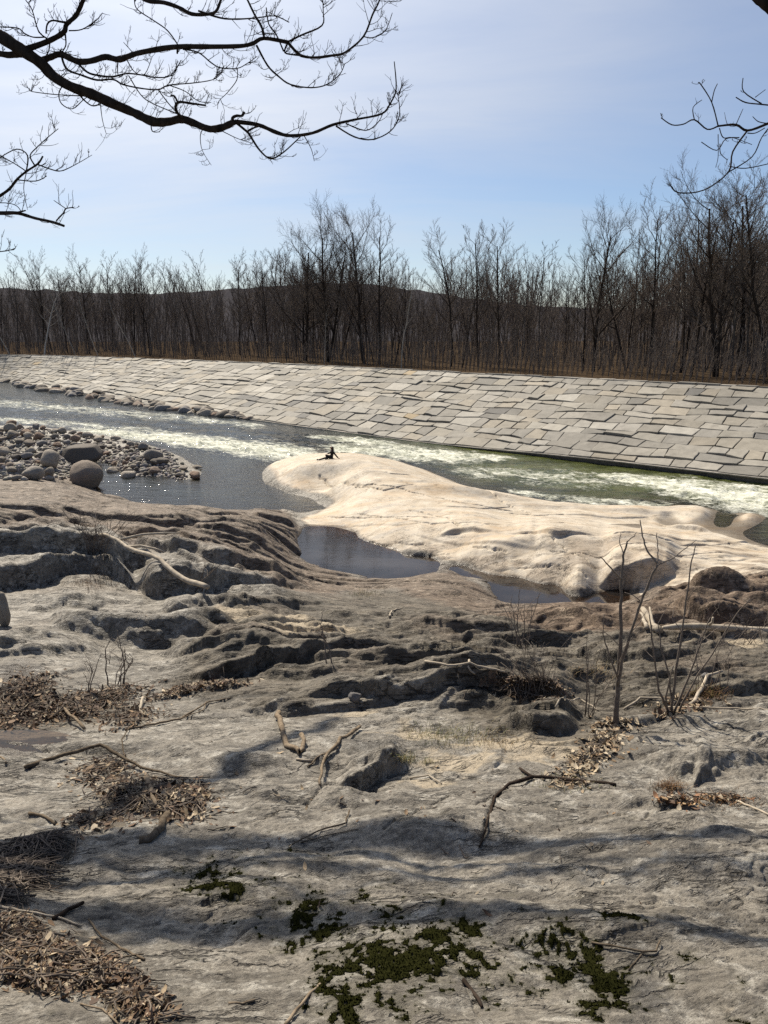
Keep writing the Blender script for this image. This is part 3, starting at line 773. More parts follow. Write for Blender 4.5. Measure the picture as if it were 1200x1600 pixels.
def facets(x, y, sd):
    """broken rock: every cell of a jittered grid is a small plane with a tilt of its own"""
    xi = np.floor(x).astype(np.int64); yi = np.floor(y).astype(np.int64)
    best = np.full(x.shape, 1e9); out = np.zeros(x.shape)
    for ox in (-1, 0, 1):
        for oy in (-1, 0, 1):
            cx_, cy__ = xi + ox, yi + oy
            hsh = _perm[_perm[(cx_ + sd * 7) & 255] + (cy__ & 255)]; h2 = _perm[(hsh + 91) & 255]; h3 = _perm[(h2 + 17) & 255]; h4 = _perm[(h3 + 53) & 255]
            dx = x - cx_ - hsh / 255.0; dy = y - cy__ - h2 / 255.0
            d = dx * dx + dy * dy; k = d < best
            best = np.where(k, d, best)
            out = np.where(k, (h3 / 127.5 - 1) * dx * .8 + (h4 / 255.0 * 1.6 - .5) * dy * -1.0 + (h2 / 127.5 - 1) * .3, out)
    return out
fw_ = np.clip(darkz * 1.0 + red * .7 + deepred * .8, 0, 1) * (1 - pale) + pale * .05 + .13
fw_ = fw_ * (1 - barz) * (1 - under * .8)
for sc, amp, sd in ((0.8, .060, 3), (2.4, .020, 5), (7.5, .008, 8)):
    wx_ = .25 * fbm(XA * sc, YA * sc, 3, sd + 60)
    gt = smooth(-.25, .45, fbm(XA * sc * .22, YA * sc * .4, 2, sd + 70))
    ZT += fw_ * gt * sw * amp * facets(XA * sc * .55 + wx_, YA * sc * 1.25 + wx_, sd)
ZT += layer_w * sw * 0.010 * np.abs(fbm(XA * 1.8, YA * 3.6, 4, 31))
ZT += layer_w * sw * 0.008 * fbm(XA * 7, YA * 11, 3, 37)
# smooth polished granite
ZT += pale * (0.05 * fbm(GX * 0.35, GY * 0.5, 3, 41) + 0.004 * fbm(GX * 2, GY * 3.2, 3, 45))
# foreground slab: gentle waves, pits
nearw = np.clip(1 - (GY - 6.5) / 3.0, 0, 1)
ZT += nearw * (0.085 * fbm(GX * .6 + .3 * GY, GY * .9, 3, 51) + 0.026 * fbm(GX * 2.2 + GY, GY * 3.4, 4, 53) + 0.010 * fbm(GX * 9 + GY * 3, GY * 14, 4, 57, .6))
ZT += (1 - nearw) * (1 - pale) * (1 - barz) * 0.014 * sw * fbm(UX * 4, UY * 6, 4, 61)
q = fbm(GX * 0.8 + GY * .5, GY * 1.9 - GX * .35, 4, 63) * 3.2; k = np.floor(q); f = q - k
ZT += nearw * 0.016 * (k + smooth(0, 0.12, f)) * smooth(.1, .6, fbm(GX * .7, GY * .8, 3, 67))
# cracks in the pale rock and in the foreground
for g, s_ in PALE_CRACKS: groove(g, 1.5, 4.5, s_)
for g in ([(520, 1243), (480, 1260), (430, 1278), (395, 1290)], [(690, 1290), (735, 1270), (800, 1240)], [(755, 1310), (772, 1255), (800, 1225)], [(1000, 1292), (1035, 1270), (1060, 1255)],
          [(600, 1310), (640, 1290), (700, 1250)], [(420, 1180), (380, 1200)], [(350, 1100), (430, 1085), (470, 1095)], [(880, 1290), (1000, 1278), (1100, 1290)], [(450, 1590), (500, 1540)],
          [(725, 1530), (750, 1570)], [(560, 1110), (640, 1130)], [(1000, 1170), (1080, 1160), (1180, 1180)], [(180, 1290), (300, 1250)], [(620, 1180), (500, 1250)], [(930, 1330), (1060, 1310)], [(360, 1460), (420, 1440)]):
    groove(g, 2.6, 5.5, seed=len(g) + int(g[0][0]))
ZT += barz * 0.05 * fbm(GX * 1.2, GY * 1.2, 3, 71)
def rim(x0, x1, y0, y1, sx_, sy_): return smooth(x0 - sx_, x0 + sx_, PX0) * (1 - smooth(x1 - sx_, x1 + sx_, PX0)) * smooth(y0 - sy_, y0 + sy_, PY0) * (1 - smooth(y1 - sy_, y1 + sy_, PY0))
def calm(Z, w, cap):
    """keep the relief but press it down to cap where w is 1"""
    d = Z - ZB
    return Z * (1 - w) + (ZB + np.where(d > 0, cap * np.tanh(d / (cap * 1.6)), d * .6)) * w
NEARRIM = rim(470, 980, 880, 968, 45, 22) * (1 - blur(pale, 2)) * (1 - .5 * smooth(810, 850, PX0) * smooth(952, 966, PY0))
ZT = calm(ZT, NEARRIM, .17)
LEFTRIM = rim(-500, 480, 735, 835, 40, 16) * (1 - barz)
ZT = calm(ZT, LEFTRIM, .6)
POOLZ = blur(soft_poly([(462, 838), (505, 830), (560, 846), (605, 860), (645, 871), (680, 876), (740, 892), (800, 905), (850, 917), (965, 934), (972, 944), (900, 944), (835, 948), (800, 950), (812, 930), (770, 912), (700, 895), (640, 905), (580, 904), (520, 895), (475, 880)], 3, 91).astype(float), 2)
ZT = ZT * (1 - POOLZ) + np.minimum(ZT, np.minimum(ZB, 0.50)) * POOLZ
ZT = np.where((PX0 > 655) & (PX0 < 722) & (PY0 > 868) & (PY0 < 895), np.maximum(ZT, ZB + .02), ZT)
RIVZ = blur(((ZB < 0.12) & (GY > 30)).astype(float), 3)
ZT = ZT * (1 - RIVZ) + np.minimum(ZT, ZB) * RIVZ
PX1, PY1 = proj(GX, GY, ZT)

# sand in the hollows, moss, wet margins (all of them lie in places of their own)
def blob(px, py, rx, ry): return np.exp(-(((PX0 - px) / rx) ** 2 + ((PY0 - py) / ry) ** 2))
fb1 = fbm(UX * 2.2, UY * 3.0, 4, 81)
sandm = sum(blob(*b) for b in ((440, 985, 60, 9), (500, 1000, 70, 9), (720, 1195, 75, 20), (640, 1150, 55, 14), (560, 1120, 30, 8), (860, 1180, 60, 16), (350, 975, 50, 8), (480, 1012, 80, 8), (830, 1000, 40, 8), (1150, 1020, 60, 9), (780, 1165, 60, 10), (670, 1225, 40, 9)))
sandm = smooth(0.35, 0.75, sandm + 0.45 * fb1)
mf = fbm(GX * 7, GY * 7, 5, 85, .62); mf2 = fbm(GX * 26, GY * 26, 3, 87)
mossd = sum(b[4] * blob(*b[:4]) for b in ((530, 1560, 55, 60, 1.1), (600, 1490, 80, 40, .85), (660, 1510, 90, 22, .8), (470, 1450, 60, 45, .7), (330, 1400, 50, 14, .95), (350, 1385, 55, 40, .62), (290, 1365, 60, 10, .6),
                                          (880, 1490, 60, 30, 1.0), (960, 1520, 80, 28, .95), (930, 1560, 50, 25, .95), (990, 1455, 55, 9, 1.0), (1080, 1500, 30, 14, .6), (1160, 1580, 50, 12, .75), (1160, 1540, 30, 8, .8), (460, 1340, 50, 12, .65), (710, 1465, 50, 18, .7),
                                          (560, 1420, 140, 40, .45), (750, 1500, 80, 60, .5), (640, 1570, 60, 40, .55)))
mossm = smooth(0.60, 0.86, mossd * .85 + 0.62 * mf + 0.55 * mf2) * (mossd > 0.12)
stain = smooth(0.25, 0.8, mossd + 0.6 * mf) * 0.35
litterz = sum(blob(*b) for b in ((120, 1110, 110, 28), (40, 1095, 60, 50), (230, 1240, 110, 40), (100, 1500, 130, 60), (330, 1075, 70, 10), (20, 1370, 60, 50), (930, 1170, 60, 25)))
wet = np.maximum(smooth(0.22, 0.02, ZT) * (1 - barz * .4), smooth(POOL_Z + 0.09, POOL_Z + 0.02, ZT) * ((PX0 > 440) & (PX0 < 1000) & (PY0 > 820) & (PY0 < 960)))
wet = np.maximum(wet, smooth(.3, .9, blob(20, 1165, 60, 30) + blob(30, 1060, 50, 40)) * .8)
zone = np.stack([pale, np.clip(red * 0.92 + deepred, 0, 1) * (1 - pale), np.clip(np.maximum(mossm, stain), 0, 1)], -1)
zone2 = np.stack([np.clip(sandm, 0, 1), np.clip(darkz * 0.85 + deepred * .35 + smooth(.3, .8, litterz) * .6, 0, 1) * (1 - pale), np.clip(wet, 0, 1)], -1)
V = np.stack([GX, GY, ZT], -1).reshape(-1, 3)
ground = structure(link("bedrock_ground", grid_mesh("bedrock_ground", V, NR, NC, M['bedrock'], {"Zone": zone.reshape(-1, 3), "Zone2": zone2.reshape(-1, 3)})))

def gh(px, py): return Vector(hit(px, py, ZT))
def gzt(x, y): return float(gz(x, y, ZT))

# moss cushions: a thin mat with many small tufts where it grows
mrn2 = np.random.default_rng(4)
mm = mossm > 0.62
mq = mm[:-1, :-1] & mm[1:, :-1] & mm[:-1, 1:] & mm[1:, 1:]
Zm = ZT + np.minimum(0.009, 0.0005 + 0.009 * blur(mm.astype(float), 3, 1) ** 2) + 0.003 * mf2
for nm, lo, hi, lb in (("moss", 250, 430, "thin dark moss scattered on the grey rock by the curved shadow"), ("moss", 430, 790, "dark green moss cushions spreading down the front rock's middle"),
                       ("moss", 790, 1400, "olive moss mat beside the forked twig on the front rock")):
    inb = (PX0 >= lo) & (PX0 < hi) & (PY0 > 1300)
    sel = mq & inb[:-1, :-1]
    if sel.sum() < 10: continue
    me = grid_mesh(nm, np.stack([GX, GY, Zm], -1).reshape(-1, 3), NR, NC, M['moss'], None, sel)
    w_ = np.where(inb & (mossm > .12), mossm ** 1.3 + .03, 0).ravel(); n_t = int(min(9000, w_.sum() * .5))
    ix = mrn2.choice(len(w_), n_t, p=w_ / w_.sum())
    c_ = np.stack([GX.ravel()[ix], GY.ravel()[ix], Zm.ravel()[ix]], -1) + mrn2.normal(0, .003, (n_t, 3)) * [1, 1, 0]
    a_ = mrn2.uniform(0, 6.28, n_t); hh_ = mrn2.uniform(.002, .006, n_t) * (.5 + mossm.ravel()[ix]); ww_ = mrn2.uniform(.002, .005, n_t)
    d_ = np.stack([np.cos(a_), np.sin(a_), a_ * 0], -1) * ww_[:, None]
    tip = c_ + np.stack([mrn2.normal(0, .4, n_t) * hh_, mrn2.normal(0, .4, n_t) * hh_, hh_], -1)
    q_ = np.stack([c_ - d_, c_ + d_, tip + d_ * .3, tip - d_ * .3], 1).reshape(-1, 3); q_[:, 2] -= .001
    n0 = len(me.vertices); vo = np.empty(n0 * 3); me.vertices.foreach_get("co", vo)
    lo_ = np.empty(len(me.loops), np.int32); me.loops.foreach_get("vertex_index", lo_)
    V2 = np.concatenate([vo.reshape(-1, 3), q_]); L2 = np.concatenate([lo_, np.arange(len(q_)) + n0]).reshape(-1, 4)
    m2 = bpy.data.meshes.new(nm); m2.vertices.add(len(V2)); m2.vertices.foreach_set("co", V2.astype(np.float32).ravel())
    m2.loops.add(L2.size); m2.loops.foreach_set("vertex_index", L2.astype(np.int32).ravel()); m2.polygons.add(len(L2)); m2.polygons.foreach_set("loop_start", np.arange(0, L2.size, 4, dtype=np.int32))
    m2.update(calc_edges=True); m2.materials.append(M['moss']); bpy.data.meshes.remove(me)
    tag(link(nm, m2), lb, "moss", kind="stuff")

# ------------------------------------------------------------------ river
def zw(X):                              # the river drops towards the right
    return 0.75 * smooth(14, -60, np.asarray(X, float))
def at_water(px, py):
    z = 0.0
    for _ in range(6):
        p = at_z(px, py, z); z = float(zw(p[0]))
    return at_z(px, py, z)
wpy = np.linspace(806, 560, 330)
wY = (CZ - 0.2) / np.tan(PITCH + np.arctan((wpy - 800) / F))
wY = np.concatenate([np.linspace(26, wY[0], 8)[:-1], wY, np.exp(np.linspace(np.log(wY[-1]), np.log(420), 12))[1:]])
wa = np.linspace(-1.0, 0.95, 520)
WX = wa[None, :] * wY[:, None]; WY = np.repeat(wY[:, None], len(wa), 1)
WZ = zw(WX)
wpx, wpyy = proj(WX, WY, WZ)
bed = np.where(WY < 118, gz(WX, np.minimum(WY, 118), ZT), -0.9)
depth = WZ - bed
def band(line, half, soft=0.6):
    """1 inside a band of pixels about a polyline x -> y"""
    l = np.array(line, float)
    y = np.interp(wpx, l[:, 0], l[:, 1]); h = np.interp(wpx, l[:, 0], [half] * len(l) if not hasattr(half, '__len__') else half)
    e = smooth(l[0, 0] - 30, l[0, 0] + 30, wpx) * (1 - smooth(l[-1, 0] - 30, l[-1, 0] + 30, wpx))
    return np.clip(1.25 - np.abs(wpyy - y) / h, 0, 1) * e
foam = 0.95 * band([(120, 672), (220, 682), (330, 694), (430, 706), (500, 712)], [6, 10, 16, 20, 14])
foam = np.maximum(foam, 0.95 * band([(500, 700), (560, 704), (640, 712), (740, 716), (800, 716)], [10, 14, 14, 12, 5]))
foam = np.maximum(foam, 0.9 * band([(480, 682), (560, 690), (640, 702), (720, 712)], [4, 8, 8, 5]))
foam = np.maximum(foam, 1.05 * band([(930, 745), (1000, 752), (1080, 768), (1180, 782), (1500, 800)], [5, 12, 24, 30, 50]))
foam = np.maximum(foam, 0.75 * band([(780, 764), (860, 778), (960, 786), (1060, 792)], [5, 8, 8, 8]))
foam = np.maximum(foam, 0.62 * band([(700, 735), (800, 742), (900, 750), (960, 760)], [10, 14, 16, 12]))
foam = np.maximum(foam, 0.58 * band([(-200, 625), (0, 630), (120, 640), (300, 655), (420, 668)], [8, 10, 10, 8, 6]))
foam = np.maximum(foam, 0.62 * band([(-100, 650), (100, 662), (250, 676), (360, 690)], [6, 8, 8, 8]))
foam = np.maximum(foam, 0.7 * band([(860, 735), (940, 742), (1060, 758), (1200, 772)], [3, 4, 6, 8]))
rough_w = np.clip(foam * 1.1 + band([(-300, 615), (100, 640), (300, 665), (500, 690), (800, 735), (1200, 775)], [24, 26, 24, 22, 32, 40]) * .8, 0, 1.2)
ang = 0.62
Xs = WX * math.cos(ang) - WY * math.sin(ang); Ys = WX * math.sin(ang) + WY * math.cos(ang)
WZ = WZ + rough_w * (0.10 * fbm(Xs * .32, Ys * .6, 5, 101, .6) + 0.06 * np.abs(fbm(Xs * 1.2, Ys * 2.0, 3, 103))) + 0.006 * fbm(WX * .9, WY * 1.6, 3, 105) + np.clip(foam - .35, 0, 1) * (0.34 * np.abs(fbm(Xs * .45, Ys * .8, 4, 107, .6)) + .12 * np.abs(fbm(Xs * 1.7, Ys * 2.4, 3, 109)))
river = structure(link("river_water", grid_mesh("river_water", np.stack([WX, WY, WZ], -1).reshape(-1, 3), len(wY), len(wa), M['river'], {"foam": foam.ravel(), "depth": depth.ravel()})))

# still pool in the rock, and the puddle in the gully
def flat_pool(name, x0, x1, y0, y1, z, n=90, clipf=None):
    xs = np.linspace(x0, x1, n); ys = np.linspace(y0, y1, n)
    X, Y = np.meshgrid(xs, ys)
    d = z - gz(X, Y, ZT)
    keep = blur((d > -0.02).astype(float), 1, 1) > 0
    if clipf is not None: keep &= clipf(X, Y)
    sel = keep[:-1, :-1] & keep[1:, 1:] & keep[1:, :-1] & keep[:-1, 1:]
    return structure(link(name, grid_mesh(name, np.stack([X, Y, np.full_like(X, z)], -1).reshape(-1, 3), n, n, M['pool'], {"depth": np.clip(d, 0, 2).ravel() * 1.6}, sel)))
pl = at_z(430, 890, POOL_Z); pr = at_z(1000, 940, POOL_Z); pf = at_z(600, 822, POOL_Z); pn = at_z(600, 962, POOL_Z)
def in_pool(X, Y):
    a, b = proj(X, Y, np.full_like(X, POOL_Z)); return (a > 440) & (a < 985) & (b > 820) & (b < 958) & (b > 820 + (a - 640) * .22)
flat_pool("pool_water", pl[0] - 1, at_z(1000, 880, POOL_Z)[0] + 1, pn[1], pf[1], POOL_Z, 260, in_pool)
pud = gh(14, 1172)
def in_puddle(X, Y): return ((X - pud.x) / .75) ** 2 + ((Y - pud.y) / .42) ** 2 < 1
_px, _py = np.meshgrid(np.linspace(pud.x - .4, pud.x + .4, 30), np.linspace(pud.y - .25, pud.y + .25, 30))
flat_pool("puddle_water", pud.x - .8, pud.x + .8, pud.y - .45, pud.y + .45, float(gz(_px, _py, ZT).min()) + .05, 90, in_puddle)

# ------------------------------------------------------------------ paved embankment across the river
TOE = [(-60, 586), (0, 594), (100, 610), (200, 627), (400, 657), (520, 673), (640, 691), (800, 708), (1000, 731), (1200, 757)]
CREST = [(-60, 553), (0, 556), (200, 560), (400, 567.5), (600, 577), (800, 588), (1000, 597), (1200, 606)]
toe_c = np.polyfit([p[0] for p in TOE], [p[1] for p in TOE], 3)
crest_c = np.polyfit([p[0] for p in CREST], [p[1] for p in CREST], 3)
sx = np.linspace(-40, 1200, 160)
Tp = np.array([at_water(x, np.polyval(toe_c, x)) for x in sx])
def crest_drop(x): return np.interp(x, [-60, 200, 600, 1200], [4.85, 4.65, 4.5, 4.45])
Cp = np.array([at_z(x, np.polyval(crest_c, x), CZ - crest_drop(x)) for x in sx])
def extend(P, n=14, step=6.0):
    d0 = P[0] - P[6]; d0 = d0 / np.linalg.norm(d0[:2]); d1 = P[-1] - P[-12]; d1 = d1 / np.linalg.norm(d1[:2])
    d0[2] *= .3; d1[2] *= .3
    return np.concatenate([[P[0] + d0 * step * k for k in range(n, 0, -1)], P, [P[-1] + d1 * step * k for k in range(1, n)]])
Tp = extend(Tp); Cp = extend(Cp)
def resample(P, step=0.5):
    s = np.concatenate([[0], np.cumsum(np.hypot(np.diff(P[:, 0]), np.diff(P[:, 1])))])
    q = np.arange(0, s[-1], step)
    return np.stack([np.interp(q, s, P[:, i]) for i in range(3)], 1)
def smooth_line(P, w):
    kk = np.hanning(w); kk /= kk.sum()
    Q = np.pad(P, ((w // 2, w // 2), (0, 0)), mode='edge')
    # reflect ends linearly
    for i in range(w // 2):
        Q[w // 2 - 1 - i] = 2 * P[0] - P[min(i + 1, len(P) - 1)]; Q[len(P) + w // 2 + i] = 2 * P[-1] - P[max(len(P) - 2 - i, 0)]
    return np.stack([np.convolve(Q[:, i], kk, 'valid') for i in range(3)], 1)[:len(P)]
Tp = smooth_line(resample(Tp), 41); Cp = smooth_line(resample(Cp), 41)
tang = np.gradient(Tp[:, :2], axis=0); tang /= np.linalg.norm(tang, axis=1)[:, None]
tang = smooth_line(np.concatenate([tang, np.zeros((len(tang), 1))], 1), 101)[:, :2]; tang /= np.linalg.norm(tang, axis=1)[:, None]
cidx = []
for i in range(len(Tp)):
    dd = np.abs((Cp[:, 0] - Tp[i, 0]) * tang[i, 0] + (Cp[:, 1] - Tp[i, 1]) * tang[i, 1]) + 0.02 * np.hypot(Cp[:, 0] - Tp[i, 0], Cp[:, 1] - Tp[i, 1])
    cidx.append(np.argmin(dd))
cidx = np.maximum.accumulate(np.array(cidx))
Cm = Cp[np.clip(smooth_line(np.stack([cidx] * 3, 1).astype(float), 61)[:, 0].round().astype(int), 0, len(Cp) - 1)]
Cm = smooth_line(Cm, 41)
away = np.stack([-tang[:, 1], tang[:, 0]], 1)
away *= np.sign(((Cm - Tp)[:, :2] * away).sum(1).mean())
arc = np.concatenate([[0], np.cumsum(np.hypot(np.diff(Tp[:, 0]), np.diff(Tp[:, 1])))])
Tw = Tp.copy(); foot = 0.06 + 0.32 * smooth(2, 16, Tp[:, 0])
Tw[:, 2] = Tp[:, 2] + foot          # lowest course stands on a footing above the water
def on_bank(s, v):
    a = np.array([np.interp(s, arc, Tw[:, i]) for i in range(3)]); b = np.array([np.interp(s, arc, Cm[:, i]) for i in range(3)])
    return a + (b - a) * v
def bank_n(s):
    i = int(np.clip(np.searchsorted(arc, s), 1, len(arc) - 1))
    t = Tp[i] - Tp[i - 1]; u = Cm[i] - Tw[i]
    n = np.cross(t, u); n /= np.linalg.norm(n); return n if n[2] > 0 else -n
print("bank run", [round(float(np.hypot(*(Cm - Tw)[i][:2])), 1) for i in range(0, len(arc), 40)], "rise", [round(float((Cm - Tw)[i][2]), 1) for i in range(0, len(arc), 60)], "len", arc[-1])
bank = tag(empty("stone_embankment", tuple(Tp[len(Tp) // 2])), "long sloping embankment paved with irregular granite slabs across the river", "embankment")
def child(o, parent):
    o.parent = parent; o.matrix_parent_inverse = Matrix.Translation(parent.location).inverted(); return o
mb = MB()
ncourse = 12
rr = random.Random(5)
ved = [0.0]
for i in range(ncourse): ved.append(ved[-1] + rr.uniform(.85, 1.15))
ved = [v / ved[-1] for v in ved]
PAL = [(.40, .365, .30), (.46, .42, .35), (.35, .32, .27), (.30, .275, .235), (.43, .37, .28), (.375, .34, .28), (.50, .465, .40), (.25, .232, .20), (.34, .30, .235), (.39, .36, .31)]
for r in range(ncourse):
    s = rr.uniform(0, 2)
    ph = rr.uniform(0, 9)
    jog0 = 0.0; skew = 0.0
    while s < arc[-1] - 4:
        L = rr.choice([1.1, 1.4, 1.6, 1.8, 2.0, 2.4]) * rr.uniform(.85, 1.15)
        v0, v1 = ved[r], ved[r + 1]
        def wv(ss, v, rid): return v + (0.014 * math.sin(ss * .31 + rid * 2.1) + 0.010 * math.sin(ss * .83 + rid * 5.0) + .008 * math.sin(ss * 2.3 + rid * 3) if 0 < rid < ncourse else 0)
        g = rr.uniform(.02, .05)
        sk = rr.uniform(-.12, .30)
        if rr.random() < .14: v0 = v0 + (v1 - v0) * rr.uniform(.05, .15)
        cs = [(s + g + skew, wv(s, v0, r) + .004), (s + L - g + sk * .0, wv(s + L, v0, r) + .004), (s + L - g + sk, wv(s + L, v1, r + 1) - .004), (s + g + skew * 0 + jog0, wv(s, v1, r + 1) - .004)]
        skew = 0.0; jog0 = sk
        n = bank_n(s + L / 2)
        h = rr.uniform(.0, .06); tl = [rr.uniform(-.035, .035) for _ in range(4)]
        if rr.random() < .07: h += rr.uniform(.04, .10)
        top = []; bot = []
        cen = on_bank(s + L / 2, (v0 + v1) / 2)
        outl = []
        for kk in range(4):
            p, q2 = cs[kk], cs[(kk + 1) % 4]
            outl.append((p, tl[kk]))
            for f_ in (.33, .67):
                m_ = (p[0] + (q2[0] - p[0]) * f_ + rr.uniform(-.03, .03) * (kk % 2), p[1] + (q2[1] - p[1]) * f_ + rr.uniform(-.004, .004) * (1 - kk % 2))
                outl.append((m_, tl[kk] + (tl[(kk + 1) % 4] - tl[kk]) * f_ + rr.uniform(-.008, .008)))
        for (ss, v), t_ in outl:
            P = on_bank(ss, v)
            top.append(P + n * (h + t_)); bot.append(P - n * .12)
        inn = [cen + n * h + (p - cen - n * h) * .965 + n * .012 for p in top]
        no = len(top)
        base = PAL[rr.randrange(len(PAL))]; b_ = rr.uniform(.54, .80); base = tuple(x * .7 + y_ * .3 for x, y_ in zip(base, (.39, .365, .32)))
        if rr.random() < .012: base = (.44, .34, .205)
        if rr.random() < .04: base = (.20, .19, .175)
        col = tuple(min(.62, x * b_) for x in base)
        fs = [list(range(no))] + [[i, (i + 1) % no, no + (i + 1) % no, no + i][::-1] for i in range(no)] + [[no + i, no + (i + 1) % no, 2 * no + (i + 1) % no, 2 * no + i][::-1] for i in range(no)]
        mb.add([*inn, *top, *bot], fs, col)
        s += L
slabs = child(mb.build("slab_paving", M['slab'], None, False), bank)
# bed under the slabs, and the footing
mb = MB(); st = 4
ids = list(range(0, len(arc), st))
A = [Tw[i] - bank_n(arc[i]) * .10 for i in ids]; B = [Cm[i] - bank_n(arc[i]) * .10 for i in ids]
D_ = [np.array([Tp[i][0], Tp[i][1], -1.6]) + np.array([*away[i], 0]) * .5 for i in ids]
n = len(ids)
mb.add([*A, *B, *D_], [[i, i + 1, n + i + 1, n + i] for i in range(n - 1)] + [[2 * n + i, 2 * n + i + 1, i + 1, i] for i in range(n - 1)])
child(mb.build("joint_bed", M['gap'], None, False), bank)
mb = MB()
prof = [(-.10, .30), (-.10, .36), (.35, .40), (.35, -1.6), (.12, -1.6), (.12, .22)]
rows_ = []
for i in ids:
    w = away[i]; j = 0.03 * math.sin(arc[i] * .9) + .02 * math.sin(arc[i] * 2.3)
    rows_.append([np.array([Tp[i][0] + w[0] * (a - .0 + j), Tp[i][1] + w[1] * (a + j), Tp[i][2] + b - (.38 - foot[i])]) for a, b in prof])
m_ = len(prof)
mb.add([p for r_ in rows_ for p in r_], [[i * m_ + k, (i + 1) * m_ + k, (i + 1) * m_ + (k + 1) % m_, i * m_ + (k + 1) % m_] for i in range(n - 1) for k in range(m_)])
child(mb.build("footing", M['concrete'], None, False), bank)
# coping course: flat dark stones along the crest
mb = MB(); s = 1.0
while s < arc[-1] - 6:
    L = rr.uniform(1.2, 3.0)
    n_ = bank_n(s + L / 2); i = int(np.searchsorted(arc, s + L / 2)); w = np.array([*away[min(i, len(away) - 1)], 0])
    p, q2 = on_bank(s + .05, 1.0), on_bank(s + L - .05, 1.0)
    hh = rr.uniform(.05, .16); dpt = rr.uniform(.5, .9)
    a = [p + w * .03, q2 + w * .03, q2 + w * dpt, p + w * dpt]
    t_ = [x + np.array([0, 0, hh + rr.uniform(-.02, .02)]) for x in a]
    b_ = [x - np.array([0, 0, .3]) for x in a]
    c0 = rr.uniform(.15, .30)
    mb.add([*t_, *b_], [[0, 1, 2, 3], [0, 4, 5, 1], [1, 5, 6, 2], [2, 6, 7, 3], [3, 7, 4, 0]], (c0, c0 * .93, c0 * .82))
    s += L
child(mb.build("coping", M['slab'], None, False), bank)

# ------------------------------------------------------------------ ground behind the embankment, and the hills
ext = np.stack([Cm[i] + np.array([*away[i], 0]) * .06 + np.array([0, 0, -.02]) for i in range(0, len(arc), 6)])
dists = [0, 1.5, 4, 8, 14, 22, 34, 50, 75, 110, 160, 230, 340, 520, 900, 1800]
nE = len(ext); FV = []
ctr = np.array([[-0.28, 0.96]])
for d in dists:
    for i in range(nE):
        ii = min(i * 6, len(arc) - 1)
        w = away[ii] * max(0, 1 - d / 60) + np.array([-.15, .99]) * min(1, d / 60); w = w / np.linalg.norm(w)
        fan = (i / (nE - 1) - .5) * 1.6 * d * (1 if d > 60 else d / 60)
        x, y = ext[i][0] + w[0] * d + fan * .9, ext[i][1] + w[1] * d
        z = ext[i][2] + (0.25 * float(perlin(np.array(x * .15), np.array(y * .15), 5)) if d > 1 else 0) - .003 * d
        FV.append((x, y, z))
FV = np.array(FV)
structure(link("forest_floor", grid_mesh("forest_floor", FV, len(dists), nE, M['forest'])))
def bank_at(px, d, off=0.0):
    """place d metres behind the crest, on the bearing of pixel column px"""
    k = int(np.argmin(np.abs(proj(Cm[:, 0], Cm[:, 1], Cm[:, 2])[0] - px + np.where(Cm[:, 1] < 5, 1e5, 0))))
    b = (px - 600) / F / CP
    c = Cm[k]; w = np.array([b, 1.0]); w /= np.linalg.norm(w)
    x, y = c[0] + w[0] * d, c[1] + w[1] * d
    return np.array([x, y, c[2] - .05])
def hill(name, line, Y, thick, seed):
    """a ridge whose crest runs along these pixels at distance Y"""
    xs = np.linspace(line[0][0], line[-1][0], 260)
    top = np.interp(xs, [p[0] for p in line], [p[1] for p in line])
    top = smooth_line(np.stack([xs, top, top], 1), 25)[:, 1] - 3.0 * np.abs(fbm(xs * .16, xs * 0, 4, seed)) - 2.6 * fbm(xs * .45, xs * 0 + 3, 2, seed + 2)
    rows = []
    for t in np.linspace(0, 1, 14):
        r_ = []
        for x, y in zip(xs, top):
            p = at_y(x, y, Y)
            z0 = 3.0
            k = math.sin(t * PI / 2)
            r_.append((p[0] * (1 - thick * (1 - t) / Y), p[1] - thick * (1 - t), z0 + (p[2] - z0) * k + 1.5 * float(perlin(np.array(x * .05), np.array(t * 5), seed)) * (t < .99) * (t > 0)))
        rows.append(r_)
    for t in (.3, 1.0):
        rows.append([(p[0], p[1] + thick * t, p[2] * (1 - t) + 2 * t) for p in rows[13]])
    Vh = np.array(rows).reshape(-1, 3)
    return structure(link(name, grid_mesh(name, Vh, len(rows), len(xs), M['hill'])))
hill("hill", [(-1500, 442), (-300, 446), (0, 452), (100, 459), (200, 464), (300, 467), (420, 469), (560, 473), (700, 480), (850, 492), (1000, 505), (1200, 508), (2200, 500)], 620, 330, 3)
hill("hill", [(-1500, 440), (200, 462), (400, 455), (470, 441), (510, 436), (560, 446), (640, 452), (700, 462), (820, 480), (1200, 490), (2400, 480)], 1500, 500, 9)

